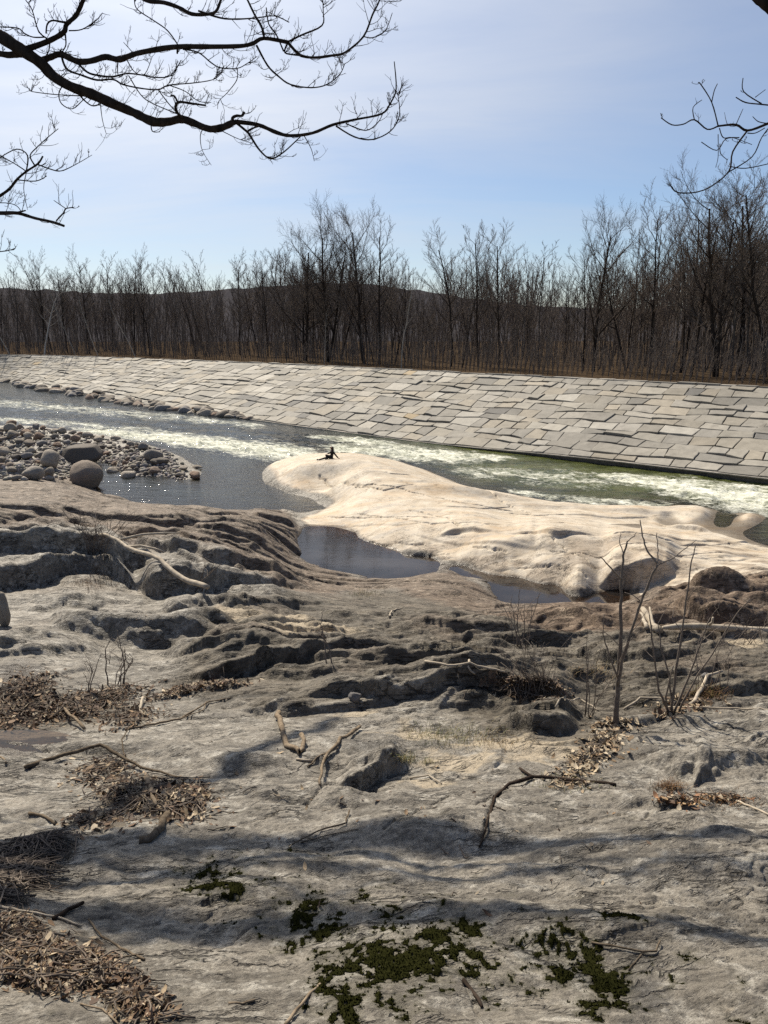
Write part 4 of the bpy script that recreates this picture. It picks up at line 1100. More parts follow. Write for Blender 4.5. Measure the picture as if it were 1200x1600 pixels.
# ------------------------------------------------------------------ bare trees
def grow(mbt, mbc, p, d, L, r, level, maxl, rnd, spread, up, nchild, thin=0.5, minr=0.012, limb_lv=1, wander=0.16, start=0.35):
    """one branch and what grows from it; levels up to limb_lv go to the trunk mesh, finer ones to the crown mesh"""
    nseg = max(3, int(6 - level))
    pts = [p.copy()]; rad = [r]
    q = p.copy(); dd = d.copy()
    for i in range(nseg):
        f = (i + 1) / nseg
        w_ = wander * (.42 if level == 0 else .8)
        dd = (dd + Vector((rnd.gauss(0, w_), rnd.gauss(0, w_), rnd.gauss(0, w_ * .5) + up * (.5 if level else .15)))).normalized()
        q = q + dd * (L / nseg)
        pts.append(q.copy()); rad.append(max(r * (1 - f * (0.72 if level else 0.66)), minr * .6))
    (mbt if level <= limb_lv else mbc).tube(pts, rad, 6 if level == 0 else (4 if level == 1 else 3), caps=False)
    if level >= maxl: return
    nc = nchild[level]
    for j in range(nc):
        f = start + (1 - start) * (j + rnd.random()) / nc if level == 0 else 0.2 + 0.8 * (j + rnd.random()) / nc
        f = min(f, .99)
        i = min(int(f * nseg), nseg - 1); t = f * nseg - i
        pos = pts[i].lerp(pts[i + 1], t); axis = (pts[i + 1] - pts[i]).normalized()
        perp = axis.orthogonal().normalized(); perp.rotate(Matrix.Rotation(rnd.uniform(0, 2 * PI) if level else j * 2.4 + rnd.uniform(-.5, .5), 3, axis))
        a = spread[level] * rnd.uniform(.7, 1.3)
        cd = (axis * math.cos(a) + perp * math.sin(a)).normalized()
        cl = L * thin * rnd.uniform(.7, 1.2) * (1 - .45 * f if level == 0 else 1 - .3 * f)
        rr_ = (rad[i] * (1 - t) + rad[i + 1] * t) * rnd.uniform(.42, .62)
        grow(mbt, mbc, pos, cd, cl, max(rr_, minr), level + 1, maxl, rnd, spread, up, nchild, thin if level else thin * 1.05, minr, limb_lv, wander * 1.15, start)

PROTO = {}
def proto(kind, seed, H, r, **kw):
    rnd = random.Random(seed)
    t, c = MB(), MB()
    stems = kw.pop('stems', 1); lean = kw.pop('lean', 0.04)
    for s in range(stems):
        a = rnd.uniform(0, 6.28)
        ln = lean + (0.16 if stems > 1 else 0) * rnd.uniform(.5, 1.2)
        d = Vector((math.cos(a) * ln, math.sin(a) * ln, 1)).normalized()
        b = Vector((math.cos(a) * .35 * (stems > 1), math.sin(a) * .35 * (stems > 1), -.3))
        grow(t, c, b, d, H * (1 if s == 0 else rnd.uniform(.78, .95)), r * (1 if s == 0 else .8), 0, 3, rnd, **kw)
    pm = kw.get('mats')
    PROTO.setdefault(kind, []).append((t.mesh(kind + "_trunk"), c.mesh(kind + "_crown"), H))
for i in range(5):
    proto("tall", 20 + i, 20, .20, spread=[.75, .6, .6], up=.26, nchild=[16, 10, 10], thin=.38, minr=.015, start=.34, lean=.05)
for i in range(3):
    proto("spreading", 40 + i, 21, .34, spread=[.82, .65, .65], up=.22, nchild=[15, 11, 11], thin=.50, minr=.016, start=.20, lean=.05, stems=2 if i != 1 else 1)
for i in range(4):
    proto("slim", 60 + i, 15, .11, spread=[.7, .6, .6], up=.26, nchild=[14, 9, 8], thin=.30, minr=.014, start=.36, lean=.09)
for i in range(3):
    proto("pole", 80 + i, 11, .075, spread=[.5, .5, .5], up=.2, nchild=[11, 6, 5], thin=.22, minr=.014, start=.35, lean=.14)
for k_, m1_, m2_ in (("tall", 'bark_dark', 'twig'), ("spreading", 'bark_dark', 'twig'), ("slim", 'bark_grey', 'twig'), ("pole", 'bark_grey', 'twig')):
    for t_, c_, h_ in PROTO[k_]: t_.materials.append(M[m1_]); c_.materials.append(M[m2_])
PROTO["birch"] = []
for t_, c_, h_ in PROTO["pole"][:3] + PROTO["slim"][:1]:
    a, b = t_.copy(), c_.copy(); a.materials[0] = M['bark_pale']; b.materials[0] = M['bark_grey']; PROTO["birch"].append((a, b, h_))
trnd = random.Random(99)
def tree(kind, loc, H, label, group=None, name="bare_tree", idx=None, girth=1.0, lean=None):
    lst = PROTO[kind]; t_, c_, h_ = lst[trnd.randrange(len(lst)) if idx is None else idx % len(lst)]; h_ = h_ * 1.17
    o = empty(name, tuple(loc), trnd.uniform(0, 6.28)); k = H / h_
    g = k * girth
    o.scale = (g, g, k)
    if lean: o.rotation_euler = (lean[0], lean[1], trnd.uniform(-.3, .3))
    tag(o, label, "tree", group)
    link("trunk", t_, o); link("crown", c_, o)
    return o
def htop(loc, ytop, px):
    """height of a tree at loc whose tip shows at row ytop"""
    return at_y(px, ytop, loc[1])[2] - loc[2]
def front_tree(px, ytop, d, kind, label, girth=1.0, idx=None, group=None, name="bare_tree", lean=None):
    loc = bank_at(px, d); tree(kind, loc, htop(loc, ytop, px), label, group, name, idx, girth, lean)
front_tree(478, 362, 15, "spreading", "broad dark bare tree, left edge of the big clump behind the bank's middle", 1.0, 0)
front_tree(512, 335, 17, "spreading", "tall many-limbed bare tree in the big clump, directly above the seated person", 1.0, 2)
front_tree(568, 322, 16, "spreading", "tallest bare tree of the big clump at the bank's middle", .95, 1)
front_tree(592, 330, 14, "tall", "dark straight bare tree at the big clump's right edge", 1.1, 1)
front_tree(450, 385, 23, "tall", "thinner bare tree just left of the big clump", 1.0, 2)
front_tree(628, 395, 2.4, "birch", "pale slim trunk standing just right of the big clump", .9, 0, name="pale_bare_tree")
front_tree(705, 345, 15, "tall", "first tall bare tree right of the sky gap beside the clump", 1.1, 0)
front_tree(745, 342, 17, "tall", "straight bare tree, middle one of the trio right of the sky gap", 1.0, 3)
front_tree(778, 345, 14, "tall", "leaning dark bare tree, right one of the trio past the sky gap", 1.05, 4)
front_tree(840, 368, 16, "slim", "slender bare tree between the trio and the wide low-limbed tree", 1.2, 1)
front_tree(922, 328, 14, "spreading", "wide bare tree with low spreading limbs, right of the centre", .95, 1)
front_tree(975, 335, 17, "tall", "upright bare tree just right of the low-limbed one", 1.0, 2)
front_tree(1012, 298, 15, "tall", "tall bare tree where the tree line starts climbing to the right", 1.0, 1)
front_tree(1060, 282, 17, "tall", "high bare tree third from the right frame edge", 1.05, 0)
front_tree(1112, 268, 13, "spreading", "big forked bare tree below the drooping branch at the right", .9, 2)
front_tree(1152, 262, 15, "tall", "dark thick-trunked bare tree near the right frame edge", 1.3, 3)
front_tree(1188, 240, 14, "tall", "rightmost tall bare tree, cut by the right frame edge", 1.1, 4)
front_tree(70, 405, 2.4, "birch", "pale multi-branched small tree leaning out over the bank's far left", 1.5, 3, name="pale_bare_tree", lean=(.05, .10))
front_tree(18, 420, 2.4, "birch", "pale leaning trunk at the extreme left of the tree line", 1.1, 1, name="pale_bare_tree", lean=(0, -.16))
front_tree(118, 430, 2.4, "birch", "pale thin trunk tilting left behind the bank's left quarter", .8, 2, name="pale_bare_tree", lean=(0, -.2))
front_tree(155, 440, 2.4, "birch", "pale crossing trunk leaning left beside the far bushy crown", .8, 0, name="pale_bare_tree", lean=(0, -.26))
front_tree(212, 440, 2.4, "birch", "pale slender trunk tilting left, left of the bank's hill gap", .8, 1, name="pale_bare_tree", lean=(0, -.18))
front_tree(505, 470, 2.4, "birch", "short pale trunk slanting right between the clump's dark trunks", .8, 2, name="pale_bare_tree", lean=(0, .16))
SKY = [(-200, 400), (0, 405), (50, 410), (100, 402), (180, 388), (250, 402), (320, 395), (380, 402), (430, 375), (520, 345), (640, 380), (665, 425), (700, 365), (790, 352), (850, 370), (920, 345), (1000, 315), (1060, 285), (1130, 270), (1200, 250), (1450, 230)]
def sky_y(px): return float(np.interp(px, [p[0] for p in SKY], [p[1] for p in SKY]))
fr = random.Random(31)
for i in range(112):
    px = -130 + (i + fr.random()) * 1460 / 112
    d = fr.uniform(12, 36)
    y = sky_y(px) + (fr.uniform(4, 80) if px > 440 else fr.uniform(-18, 34))
    loc = bank_at(px, d)
    kind = fr.choice(["tall", "tall", "slim", "slim", "slim"])
    tree(kind, loc, htop(loc, y, px), "one of the look-alike bare grey trees in the forest edge behind the slab bank", "bare trees of the forest edge", girth=fr.uniform(.85, 1.15))
for i in range(150):
    px = -140 + (i + fr.random()) * 1480 / 150
    d = fr.uniform(20, 75)
    y = sky_y(px) + (fr.uniform(60, 150) if px > 850 else fr.uniform(35, 115) if px > 440 else fr.uniform(-6, 70))
    loc = bank_at(px, d)
    tree(fr.choice(["slim", "pole", "slim", "tall"]), loc, max(7, htop(loc, y, px)), "one of the look-alike thin bare trees deep in the forest behind the edge", "thin bare trees deeper in the forest", girth=fr.uniform(.9, 1.2))
# the rest of the wood behind them and its brush read as one mass
def bake(protos, n, place, rn):
    VS, LS, off = [], [], 0
    for i in range(n):
        me, H0, h, loc = place(i, rn)
        nv = len(me[0]); a = rn.uniform(0, 6.28); k = h / H0; c, s = math.cos(a) * k, math.sin(a) * k
        R = np.array([[c, -s, 0], [s, c, 0], [rn.gauss(0, .07) * k, rn.gauss(0, .07) * k, k]]).T
        R[0, 2] = 0; R[1, 2] = 0
        shx, shy = rn.gauss(0, .07), rn.gauss(0, .07)
        v = me[0] @ R.T * 1.0
        v[:, 2] = me[0][:, 2] * k; v[:, 0] += v[:, 2] * shx; v[:, 1] += v[:, 2] * shy
        VS.append(v + loc); LS.append(me[1] + off); off += nv
    return np.concatenate(VS), np.concatenate(LS)
def quads_mesh(name, V, Q, mat):
    me = bpy.data.meshes.new(name)
    me.vertices.add(len(V)); me.vertices.foreach_set("co", V.astype(np.float32).ravel())
    me.loops.add(Q.size); me.loops.foreach_set("vertex_index", Q.astype(np.int32).ravel())
    me.polygons.add(len(Q)); me.polygons.foreach_set("loop_start", np.arange(0, Q.size, 4, dtype=np.int32))
    me.update(calc_edges=True); me.materials.append(mat)
    return me
def light_tree(seed, H, r, nch):
    t = MB(); grow(t, t, Vector((0, 0, -.3)), Vector((0, 0, 1)), H, r, 0, 2, random.Random(seed), [.7, .6, .6], .25, nch, .30, .018, start=.3)
    return (np.array(t.v), np.array(t.f)), H
LT = [light_tree(500 + i, 13, .10, [15, 7]) for i in range(5)]
def far_place(i, rn):
    px = rn.uniform(-260, 1460); d = rn.uniform(25, 150); loc = bank_at(px, d)
    me, H0 = LT[i % 5]
    return me, H0, min(max(6, htop(loc, sky_y(px) + rn.uniform(35, 120) + (45 if px > 850 else 0), px)), 19), loc
V_, Q_ = bake(LT, 1700, far_place, random.Random(77))
tag(link("far_woodland", quads_mesh("far_woodland", V_, Q_, M['twig'])), "dense brown mass of distant bare trees seen between the nearer trunks", "woodland", kind="stuff")
BT = [light_tree(600 + i, 6, .05, [9, 5]) for i in range(5)]
def brush_place(i, rn):
    px = rn.uniform(-260, 1460); d = rn.uniform(3, 60) if i % 2 else rn.uniform(2.5, 12); loc = bank_at(px, d)
    me, H0 = BT[i % 5]
    return me, H0, rn.uniform(2, 5.5) if i % 2 else rn.uniform(.8, 3), loc
V_, Q_ = bake(BT, 3600, brush_place, random.Random(78))
tag(link("undergrowth", quads_mesh("undergrowth", V_, Q_, M['twig'])), "brown tangle of saplings and brush filling the wood between the trunks", "undergrowth", kind="stuff")

# ------------------------------------------------------------------ boulders and cobbles
def rock_mesh(name, seed, planes=9, soft=10.0, lump=.06, sub=3, faces=None):
    import bmesh
    r = np.random.default_rng(seed)
    bm = bmesh.new(); bmesh.ops.create_icosphere(bm, subdivisions=sub, radius=1)
    U = np.array([v.co[:] for v in bm.verts])
    N = r.normal(size=(planes, 3)); N /= np.linalg.norm(N, axis=1)[:, None]; Dk = r.uniform(.62, .95, planes)
    if faces is not None:
        N = np.array([f[:3] for f in faces], float); N /= np.linalg.norm(N, axis=1)[:, None]; Dk = np.array([f[3] for f in faces])
    dots = np.maximum(U @ N.T, 1e-3)
    cand = np.concatenate([Dk / dots, np.ones((len(U), 1)) * 1.02], 1)
    rad = (np.sum(cand ** -soft, axis=1)) ** (-1 / soft)
    w = r.normal(size=(4, 3)) * 2.2; ph = r.uniform(0, 6, 4)
    rad = rad * (1 + lump * np.sin(U @ w.T + ph).mean(1)) + .012 * np.sin((U @ (w.T * 4)) + ph).mean(1)
    for v, k in zip(bm.verts, rad): v.co = v.co * float(k)
    me = bpy.data.meshes.new(name); bm.to_mesh(me); bm.free()
    me.polygons.foreach_set("use_smooth", [True] * len(me.polygons)); me.materials.append(M['boulder'])
    return me
ROUND = [rock_mesh("cobble", 200 + i, 8, 7, .10) for i in range(6)]
ANGULAR = [rock_mesh("angular_rock", 230 + i, 10, 48, .05) for i in range(6)]
brnd = random.Random(3)
def boulder(px, py, w, h, lib, idx, label, group=None, name="boulder", sink=.28, dz=None, rz=None, mat=None):
    """a stone whose foot shows at pixel (px, py), w x h pixels large"""
    b = gh(px, py); k = b.y / F
    me = lib[idx % len(lib)]
    if mat: me = me.copy(); me.materials[0] = mat
    o = link(name, me)
    sx_, sz_ = w * k / 2, h * k / 2 * 1.12
    o.scale = (sx_, sx_ * brnd.uniform(.75, .95), sz_)
    wz = max(b.z, float(zw(b.x)) - .25)
    o.location = (b.x, b.y + sx_ * .5, wz + sz_ * (1 - sink))
    o.rotation_euler = (brnd.uniform(-.1, .1), brnd.uniform(-.1, .1), brnd.uniform(0, 6.28) if rz is None else rz)
    return tag(o, label, "boulder" if w > 14 else "cobble", group)
boulder(130, 760, 58, 54, ROUND, 3, "big rounded brown boulder standing in the water at the front of the cobble bar", rz=.3, sink=.55)
boulder(118, 727, 72, 38, [rock_mesh("block", 777, 6, 34, .03, 4, [(0, 0, 1, .60), (.15, -.05, 1, .62), (1, 0, .35, .86), (-1, .1, .75, .70), (.1, -1, .25, .66), (0, 1, .2, .8), (.8, -.7, .3, .80), (-.6, -.8, .5, .74), (0, 0, -1, .7)])], 0, "large flat-topped angular block behind the round boulder on the cobble bar", rz=.05)
boulder(76, 733, 44, 32, ROUND, 1, "dark boulder lying against the left side of the flat-topped block")
boulder(48, 750, 37, 24, ROUND, 2, "grey-brown oval boulder near the water, left of the small egg-shaped stone")
boulder(76, 748, 19, 20, ROUND, 3, "small egg-shaped stone between the oval boulder and the round boulder")
boulder(238, 722, 30, 22, ANGULAR, 1, "blue-grey boulder with a rounded shoulder at the bar's right end")
boulder(253, 727, 22, 14, ROUND, 4, "low grey stone leaning on the blue-grey boulder")
boulder(304, 748, 21, 13, ROUND, 5, "dark oval stone sitting alone in the pool off the bar's tip")
boulder(284, 736, 20, 8, ROUND, 2, "flat tan stone awash just off the bar's tip")
boulder(307, 733, 18, 6, ROUND, 0, "thin flat stone awash behind the dark oval one")
boulder(280, 746, 18, 8, ROUND, 1, "pale flat stone awash in front of the bar's tip")
boulder(18, 744, 24, 16, ROUND, 3, "grey rounded boulder nearest the left frame edge above the rock shelf")
boulder(2, 979, 34, 58, ANGULAR, 3, "dark lumpy rock cut by the left frame edge beside the wet gully", sink=.2)
boulder(555, 1098, 24, 16, ANGULAR, 4, "small dark stone tucked under the long curved ledge")
boulder(1105, 1062, 18, 10, ANGULAR, 2, "small grey stone perched on the rock right of the moss hummock", name="stone")
def in_poly(x, y, poly):
    ins = False; n = len(poly)
    for i in range(n):
        x1, y1 = poly[i]; x2, y2 = poly[(i + 1) % n]
        if (y1 > y) != (y2 > y) and x < (x2 - x1) * (y - y1) / (y2 - y1) + x1: ins = not ins
    return ins
BAR = [(-130, 672), (0, 667), (70, 671), (140, 682), (200, 690), (262, 706), (285, 726), (295, 748), (215, 758), (160, 756), (100, 750), (-130, 752)]
placed = []
tries = 0
while len(placed) < 205 and tries < 9000:
    tries += 1
    x, y = brnd.uniform(-110, 250), brnd.uniform(668, 755)
    if not in_poly(x, y, BAR): continue
    big = brnd.random() < (.8 if x < 175 else .22)
    w = brnd.uniform(15, 31) if big else brnd.uniform(8, 14)
    w *= .62 + .38 * (y - 665) / 85
    if any(abs(x - a) < (w + c) * .34 and abs(y - b) < (w + c) * .17 for a, b, c in placed): continue
    if abs(x - 120) < 50 and 715 < y < 765 or abs(x - 60) < 32 and y > 728: continue
    placed.append((x, y, w))
placed.sort(key=lambda p: p[1])
for i, (x, y, w) in enumerate(placed):
    boulder(x, y, w, w * brnd.uniform(.52, .78), ROUND if brnd.random() < .55 else ANGULAR, brnd.randrange(6), "one of the look-alike rounded cobbles heaped on the bar at the river's left side", "cobbles on the river bar", "cobble", .3)
# toe stones under the embankment
for i in range(130):
    px = -70 + (i + brnd.random()) * 462 / 130
    k = int(np.argmin(np.abs(proj(Tp[:, 0], Tp[:, 1], Tp[:, 2])[0] - px + np.where(Tp[:, 1] < 20, 1e5, 0))))
    wdt = 0.4 + 2.0 * smooth(400, 250, np.array(px))
    off = brnd.uniform(-.4, 1.0) * float(wdt)
    x, y = Tp[k, 0] - away[k, 0] * off, Tp[k, 1] - away[k, 1] * off
    o = link("toe_rock", ANGULAR[brnd.randrange(6)] if brnd.random() < .9 else ROUND[brnd.randrange(6)])
    s_ = brnd.uniform(.35, .95) * (1.0 if px < 380 else .7)
    o.scale = (s_ * brnd.uniform(.9, 1.4), s_ * brnd.uniform(.7, 1.0), s_ * brnd.uniform(.5, .75))
    o.location = (x, y, Tp[k, 2] + s_ * .12 + max(0, -off) * .35)
    o.rotation_euler = (brnd.uniform(-.3, .3), brnd.uniform(-.3, .3), brnd.uniform(0, 6.28))
    tag(o, "one of the look-alike broken rocks lining the foot of the slab bank upstream", "rock", "rocks along the foot of the bank")
# gravel between the cobbles
mb = MB(); src = [rock_mesh("pebble", 300 + i, 7, 8, .06, 1) for i in range(3)]
PB = [([v.co.copy() for v in m.vertices], [list(p.vertices) for p in m.polygons]) for m in src]
for m in src: bpy.data.meshes.remove(m)
n_ = 0
while n_ < 2300:
    x, y = brnd.uniform(-110, 300), brnd.uniform(668, 757)
    if not in_poly(x, y, BAR): continue
    b = gh(x, y)
    if b.z < float(zw(b.x)) - .15: continue
    n_ += 1
    s_ = brnd.uniform(.06, .19); vv, ff = PB[n_ % 3]
    E = Euler((brnd.uniform(0, 6), brnd.uniform(0, 6), brnd.uniform(0, 6))).to_matrix()
    c_ = brnd.uniform(.16, .36)
    mb.add([b + Vector((q.x, q.y, q.z * .8)) + Vector((0, 0, s_ * .25)) for q in [(E @ v) * s_ for v in vv]], ff, (c_, c_ * brnd.uniform(.84, .94), c_ * brnd.uniform(.68, .86)))
tag(mb.build("gravel", M['gravel']), "small stones filling the gaps between the cobbles of the bar", "gravel", kind="stuff")

# ------------------------------------------------------------------ person sitting on the pale rock
def skin_body(name, verts, edges, radii, mat, parent, sub=2, root=0):
    me = bpy.data.meshes.new(name); me.from_pydata(verts, edges, []); me.update()
    o = link(name, me, parent); me.materials.append(mat)
    m = o.modifiers.new("skin", 'SKIN'); m.use_smooth_shade = True
    sv = me.skin_vertices[0].data
    for i, r in enumerate(radii):
        sv[i].radius = (r, r) if not hasattr(r, '__len__') else r; sv[i].use_root = (i == root)
    s = o.modifiers.new("subdivision", 'SUBSURF'); s.levels = sub; s.render_levels = sub
    return o
pb = gh(518, 717)
person = tag(empty("person", pb), "long-haired person in black sitting on the pale rock with one leg stretched out", "person")
def pg(x, y, up=0.0): return (x, y, gzt(pb.x + x, pb.y + y) - pb.z + up)
hipz = .12
J = {  # joints in metres from the seat; facing the picture's left
 'pel': (0, 0, hipz), 'waist': (.035, .01, .27), 'chest': (.055, .01, .44), 'neckb': (.045, 0, .55), 'neck': (.03, 0, .615), 'head': (.0, -.01, .70), 'crown_': (.005, -.01, .775),
 'shL': (.05, .165, .52), 'elL': (-.10, .25, .33), 'haL': (-.27, .17, .30), 'shR': (.06, -.165, .52), 'elR': (.25, -.21, .30), 'haR': pg(.43, -.22, .045),
 'hiL': (-.02, .09, .11), 'knL': pg(-.44, .11, .10), 'anL': pg(-.84, .13, .06), 'toL': (pg(-.95, .13, .0)[0], .13, pg(-.95, .13, .13)[2]),
 'hiR': (-.02, -.09, .11), 'knR': (-.36, -.15, .27), 'anR': pg(-.20, -.22, .06), 'toR': pg(-.40, -.25, .04)}
def chain(names): return [J[n] for n in names]
bn = list(J); bi = {n: i for i, n in enumerate(bn)}
BE = [('pel', 'waist'), ('waist', 'chest'), ('chest', 'neckb'), ('neckb', 'neck'), ('neck', 'head'), ('head', 'crown_'), ('chest', 'shL'), ('shL', 'elL'), ('elL', 'haL'), ('chest', 'shR'), ('shR', 'elR'), ('elR', 'haR'),
      ('pel', 'hiL'), ('hiL', 'knL'), ('knL', 'anL'), ('anL', 'toL'), ('pel', 'hiR'), ('hiR', 'knR'), ('knR', 'anR'), ('anR', 'toR')]
R_ = {'pel': .11, 'waist': (.10, .085), 'chest': (.12, .10), 'neckb': .06, 'neck': .048, 'head': .088, 'crown_': .07, 'shL': .05, 'elL': .036, 'haL': .024, 'shR': .05, 'elR': .036, 'haR': .024,
      'hiL': .08, 'knL': .05, 'anL': .034, 'toL': .028, 'hiR': .08, 'knR': .05, 'anR': .034, 'toR': .028}
vb = [J[n] for n in bn]; eb = [(bi[a], bi[b]) for a, b in BE]; rb = [R_[n] for n in bn]
def fingers(hand, dirv, side):
    """four bent fingers and a thumb rooted in the palm"""
    h = Vector(J[hand]); d = Vector(dirv).normalized(); sd = Vector(side).normalized(); dn = Vector((0, 0, -1))
    i0 = bi[hand]
    vb.append(tuple(h + d * .05)); rb.append((.03, .014)); eb.append((i0, len(vb) - 1)); palm = len(vb) - 1
    for k, (o_, ln) in enumerate(((-.024, .062), (-.008, .072), (.008, .068), (.024, .052))):
        a = h + d * .075 + sd * o_ * 1.2; b = a + d * ln * .5 + dn * .004; c_ = b + d * ln * .45 + dn * .018
        vb.extend([tuple(a), tuple(b), tuple(c_)]); rb.extend([.0095, .0085, .007]); n0 = len(vb) - 3
        eb.extend([(palm, n0), (n0, n0 + 1), (n0 + 1, n0 + 2)])
    a = h + d * .03 + sd * .034; b = a + d * .03 + sd * .022
    vb.extend([tuple(a), tuple(b)]); rb.extend([.011, .008]); eb.extend([(i0, len(vb) - 2), (len(vb) - 2, len(vb) - 1)])
fingers('haR', (.8, -.25, -.25), (.3, .95, 0)); fingers('haL', (-.9, -.2, -.4), (0, -1, 0))
nose = Vector(J['head']) + Vector((-.092, 0, .0)); vb.append(tuple(nose)); rb.append(.014); eb.append((bi['head'], len(vb) - 1))
skin_body("body", vb, eb, rb, M['skin'], person)
def garment(name, names, edges, grow_, mat):
    ix = {n: i for i, n in enumerate(names)}
    def rg(n):
        r = R_[n]; return tuple(x + grow_ for x in r) if hasattr(r, '__len__') else r + grow_
    return skin_body(name, [J[n] for n in names], [(ix[a], ix[b]) for a, b in edges], [rg(n) for n in names], mat, person)
garment("jacket", ['pel', 'waist', 'chest', 'neckb', 'shL', 'elL', 'haL', 'shR', 'elR', 'haR'], [('pel', 'waist'), ('waist', 'chest'), ('chest', 'neckb'), ('chest', 'shL'), ('shL', 'elL'), ('elL', 'haL'), ('chest', 'shR'), ('shR', 'elR'), ('elR', 'haR')], .018, M['cloth'])
garment("trousers", ['pel', 'hiL', 'knL', 'anL', 'hiR', 'knR', 'anR'], [('pel', 'hiL'), ('hiL', 'knL'), ('knL', 'anL'), ('pel', 'hiR'), ('hiR', 'knR'), ('knR', 'anR')], .014, M['cloth'])
for a, b in (('anL', 'toL'), ('anR', 'toR')):
    garment("shoe", [a, b], [(a, b)], .02, M['cloth'])
hd = Vector(J['head'])
skin_body("hair", [tuple(hd + Vector(v)) for v in ((.03, 0, .07), (.055, 0, 0), (.075, 0, -.10), (.085, -.01, -.21), (.085, -.02, -.30))], [(0, 1), (1, 2), (2, 3), (3, 4)], [(.085, .095), (.085, .10), (.06, .095), (.045, .085), (.02, .05)], M['hair'], person)
mb = MB()
for s_ in (-1, 1):
    c_ = hd + Vector((-.082, s_ * .034, .012)); mb.tube([c_ + Vector((.006, 0, 0)), c_ + Vector((-.006, 0, 0))], [.012, .008], 8)
mb.tube([hd + Vector((-.083, -.022, -.048)), hd + Vector((-.083, .022, -.048))], [.006, .006], 6)
mb.build("eyes_and_mouth", M['hair'], person)

# ------------------------------------------------------------------ driftwood, sticks and branches lying on the rock
def px_line(pts, rpx, lift=0.6, seed=0, jit=1.2):
    """a stick along pixels, lying on the ground: 3-D points and radii"""
    rn = random.Random(seed); P, R = [], []
    n = len(pts)
    for i, p in enumerate(pts):
        g = gh(p[0], p[1]); k = g.y / F
        r = (rpx[0] + (rpx[1] - rpx[0]) * i / max(1, n - 1)) * k
        l = p[2] if len(p) > 2 else 0
        P.append(g + Vector((0, 0, r * lift + l * k))); R.append(r)
    # densify and roughen
    P2, R2 = [], []
    for i in range(n - 1):
        m = max(2, int((P[i + 1] - P[i]).length / (R[i] * 5 + .01))); m = min(m, 7)
        for j in range(m):
            t = j / m; q = P[i].lerp(P[i + 1], t); r = R[i] * (1 - t) + R[i + 1] * t
            if not (i == 0 and j == 0):
                q = q + Vector((rn.gauss(0, 1), rn.gauss(0, 1), abs(rn.gauss(0, .5)))) * r * .35 * jit
                gq = gzt(q.x, q.y) + r * lift * .6
                if q.z < gq: q.z = gq
            P2.append(q); R2.append(r * rn.uniform(.85, 1.15))
    P2.append(P[-1]); R2.append(R[-1])
    return P2, R2
def stick(label, lines, mat='stick', name="stick", cat="stick", group=None, seed=1, sides=7, loc_first=True):
    mb = MB()
    for i, (pts, r) in enumerate(lines):
        P, R = px_line(pts, r, seed=seed + i)
        mb.tube(P, R, sides)
    return tag(mb.build(name, M[mat]), label, cat, group)
d0, d1 = gh(156, 856), gh(326, 934)
dn = [d0.lerp(d1, i / 20) for i in range(21)]
up_ = max(gzt(q.x, q.y) - q.z for q in dn)
mb = MB()
main_ = [q + Vector((brnd.gauss(0, .02), brnd.gauss(0, .02), .09 + max(0, up_) * (.35 + .65 * math.sin(PI * min(1, i / 20 + .12))) + .05 * math.sin(i * .7))) for i, q in enumerate(dn)]
mb.tube(main_, [(.040 + .020 * i / 20) * brnd.uniform(.92, 1.08) for i in range(21)], 10)
for k0, a_, L_ in ((4, (1.0, .25, .10), 1.5), (6, (.95, -.35, .05), 1.1)):
    v_ = Vector(a_).normalized()
    mb.tube([main_[k0], main_[k0] + v_ * L_ * .4 + Vector((0, 0, .05)), main_[k0] + v_ * L_ * .75, main_[k0] + v_ * L_ + Vector((0, 0, -.06))], [.036, .032, .028, .015], 8)
tag(mb.build("driftwood_branch", M['drift']), "bleached forked driftwood branch lying across the dark crevice on the left shelf", "driftwood")
lg0, lg1 = gh(1034, 996), gh(1300, 1000)
lt = [lg0.lerp(lg1, i / 24) for i in range(25)]
lift_ = max(gzt(q.x, q.y) - q.z for q in lt[2:18]) * .55 + .02
lr = [(.06 + .03 * i / 24) * brnd.uniform(.94, 1.06) for i in range(25)]; lr[0] *= .55; lr[1] *= .85
mb = MB(); mb.tube([q + Vector((0, brnd.gauss(0, .012), lift_ + .06 + .03 * math.sin(i * .35))) for i, q in enumerate(lt)], lr, 12)
mb.tube([lt[6] + Vector((0, 0, lift_ + .1)), lt[6] + Vector((.05, -.08, lift_ + .22)), lt[6] + Vector((.04, -.1, lift_ + .32))], [.03, .025, .02], 7)
tag(mb.build("driftwood_log", M['drift']), "long pale barkless log resting below the red-brown mound at the right", "log")
stick("splintered pale stump end between the sapling and the log", [([(1004, 955, 2), (1012, 975, 6), (1030, 990, 2)], (4, 7)), ([(1010, 985, 2), (1000, 968, 8)], (4, 2)), ([(1022, 988, 2), (1014, 962, 12)], (4, 1.6))], 'drift', "driftwood_stump", "driftwood", seed=6)
stick("thick grey curved stick bent like a hook below the long ledge", [([(436, 1120, 5), (440, 1146, 3), (449, 1168, 1), (468, 1181, 1), (473, 1172, 3), (471, 1157, 9)], (4.6, 4.2))], 'stick', seed=11)
stick("short peeled stick at the foot of the hooked one", [([(463, 1188), (488, 1190)], (2.4, 2.2))], 'drift', seed=12)
stick("pale split branch right of the hooked stick, pointing down at the shaded block", [([(562, 1140, 3), (528, 1166, 3), (506, 1190, 2), (500, 1228, 0)], (3.4, 2.6)), ([(528, 1172, 2), (510, 1182, 4), (480, 1200, 1)], (2.2, 1.2))], 'stick', seed=13)
stick("long dark arched branch above the leaf pile at the left", [([(40, 1202, 2), (100, 1187, 6), (157, 1174, 10), (220, 1204, 5), (298, 1222, 1)], (4.2, 1.8)), ([(195, 1194, 4), (190, 1160, 4), (205, 1135, 2)], (1.3, .8))], 'stick', name="branch", cat="branch", seed=14)
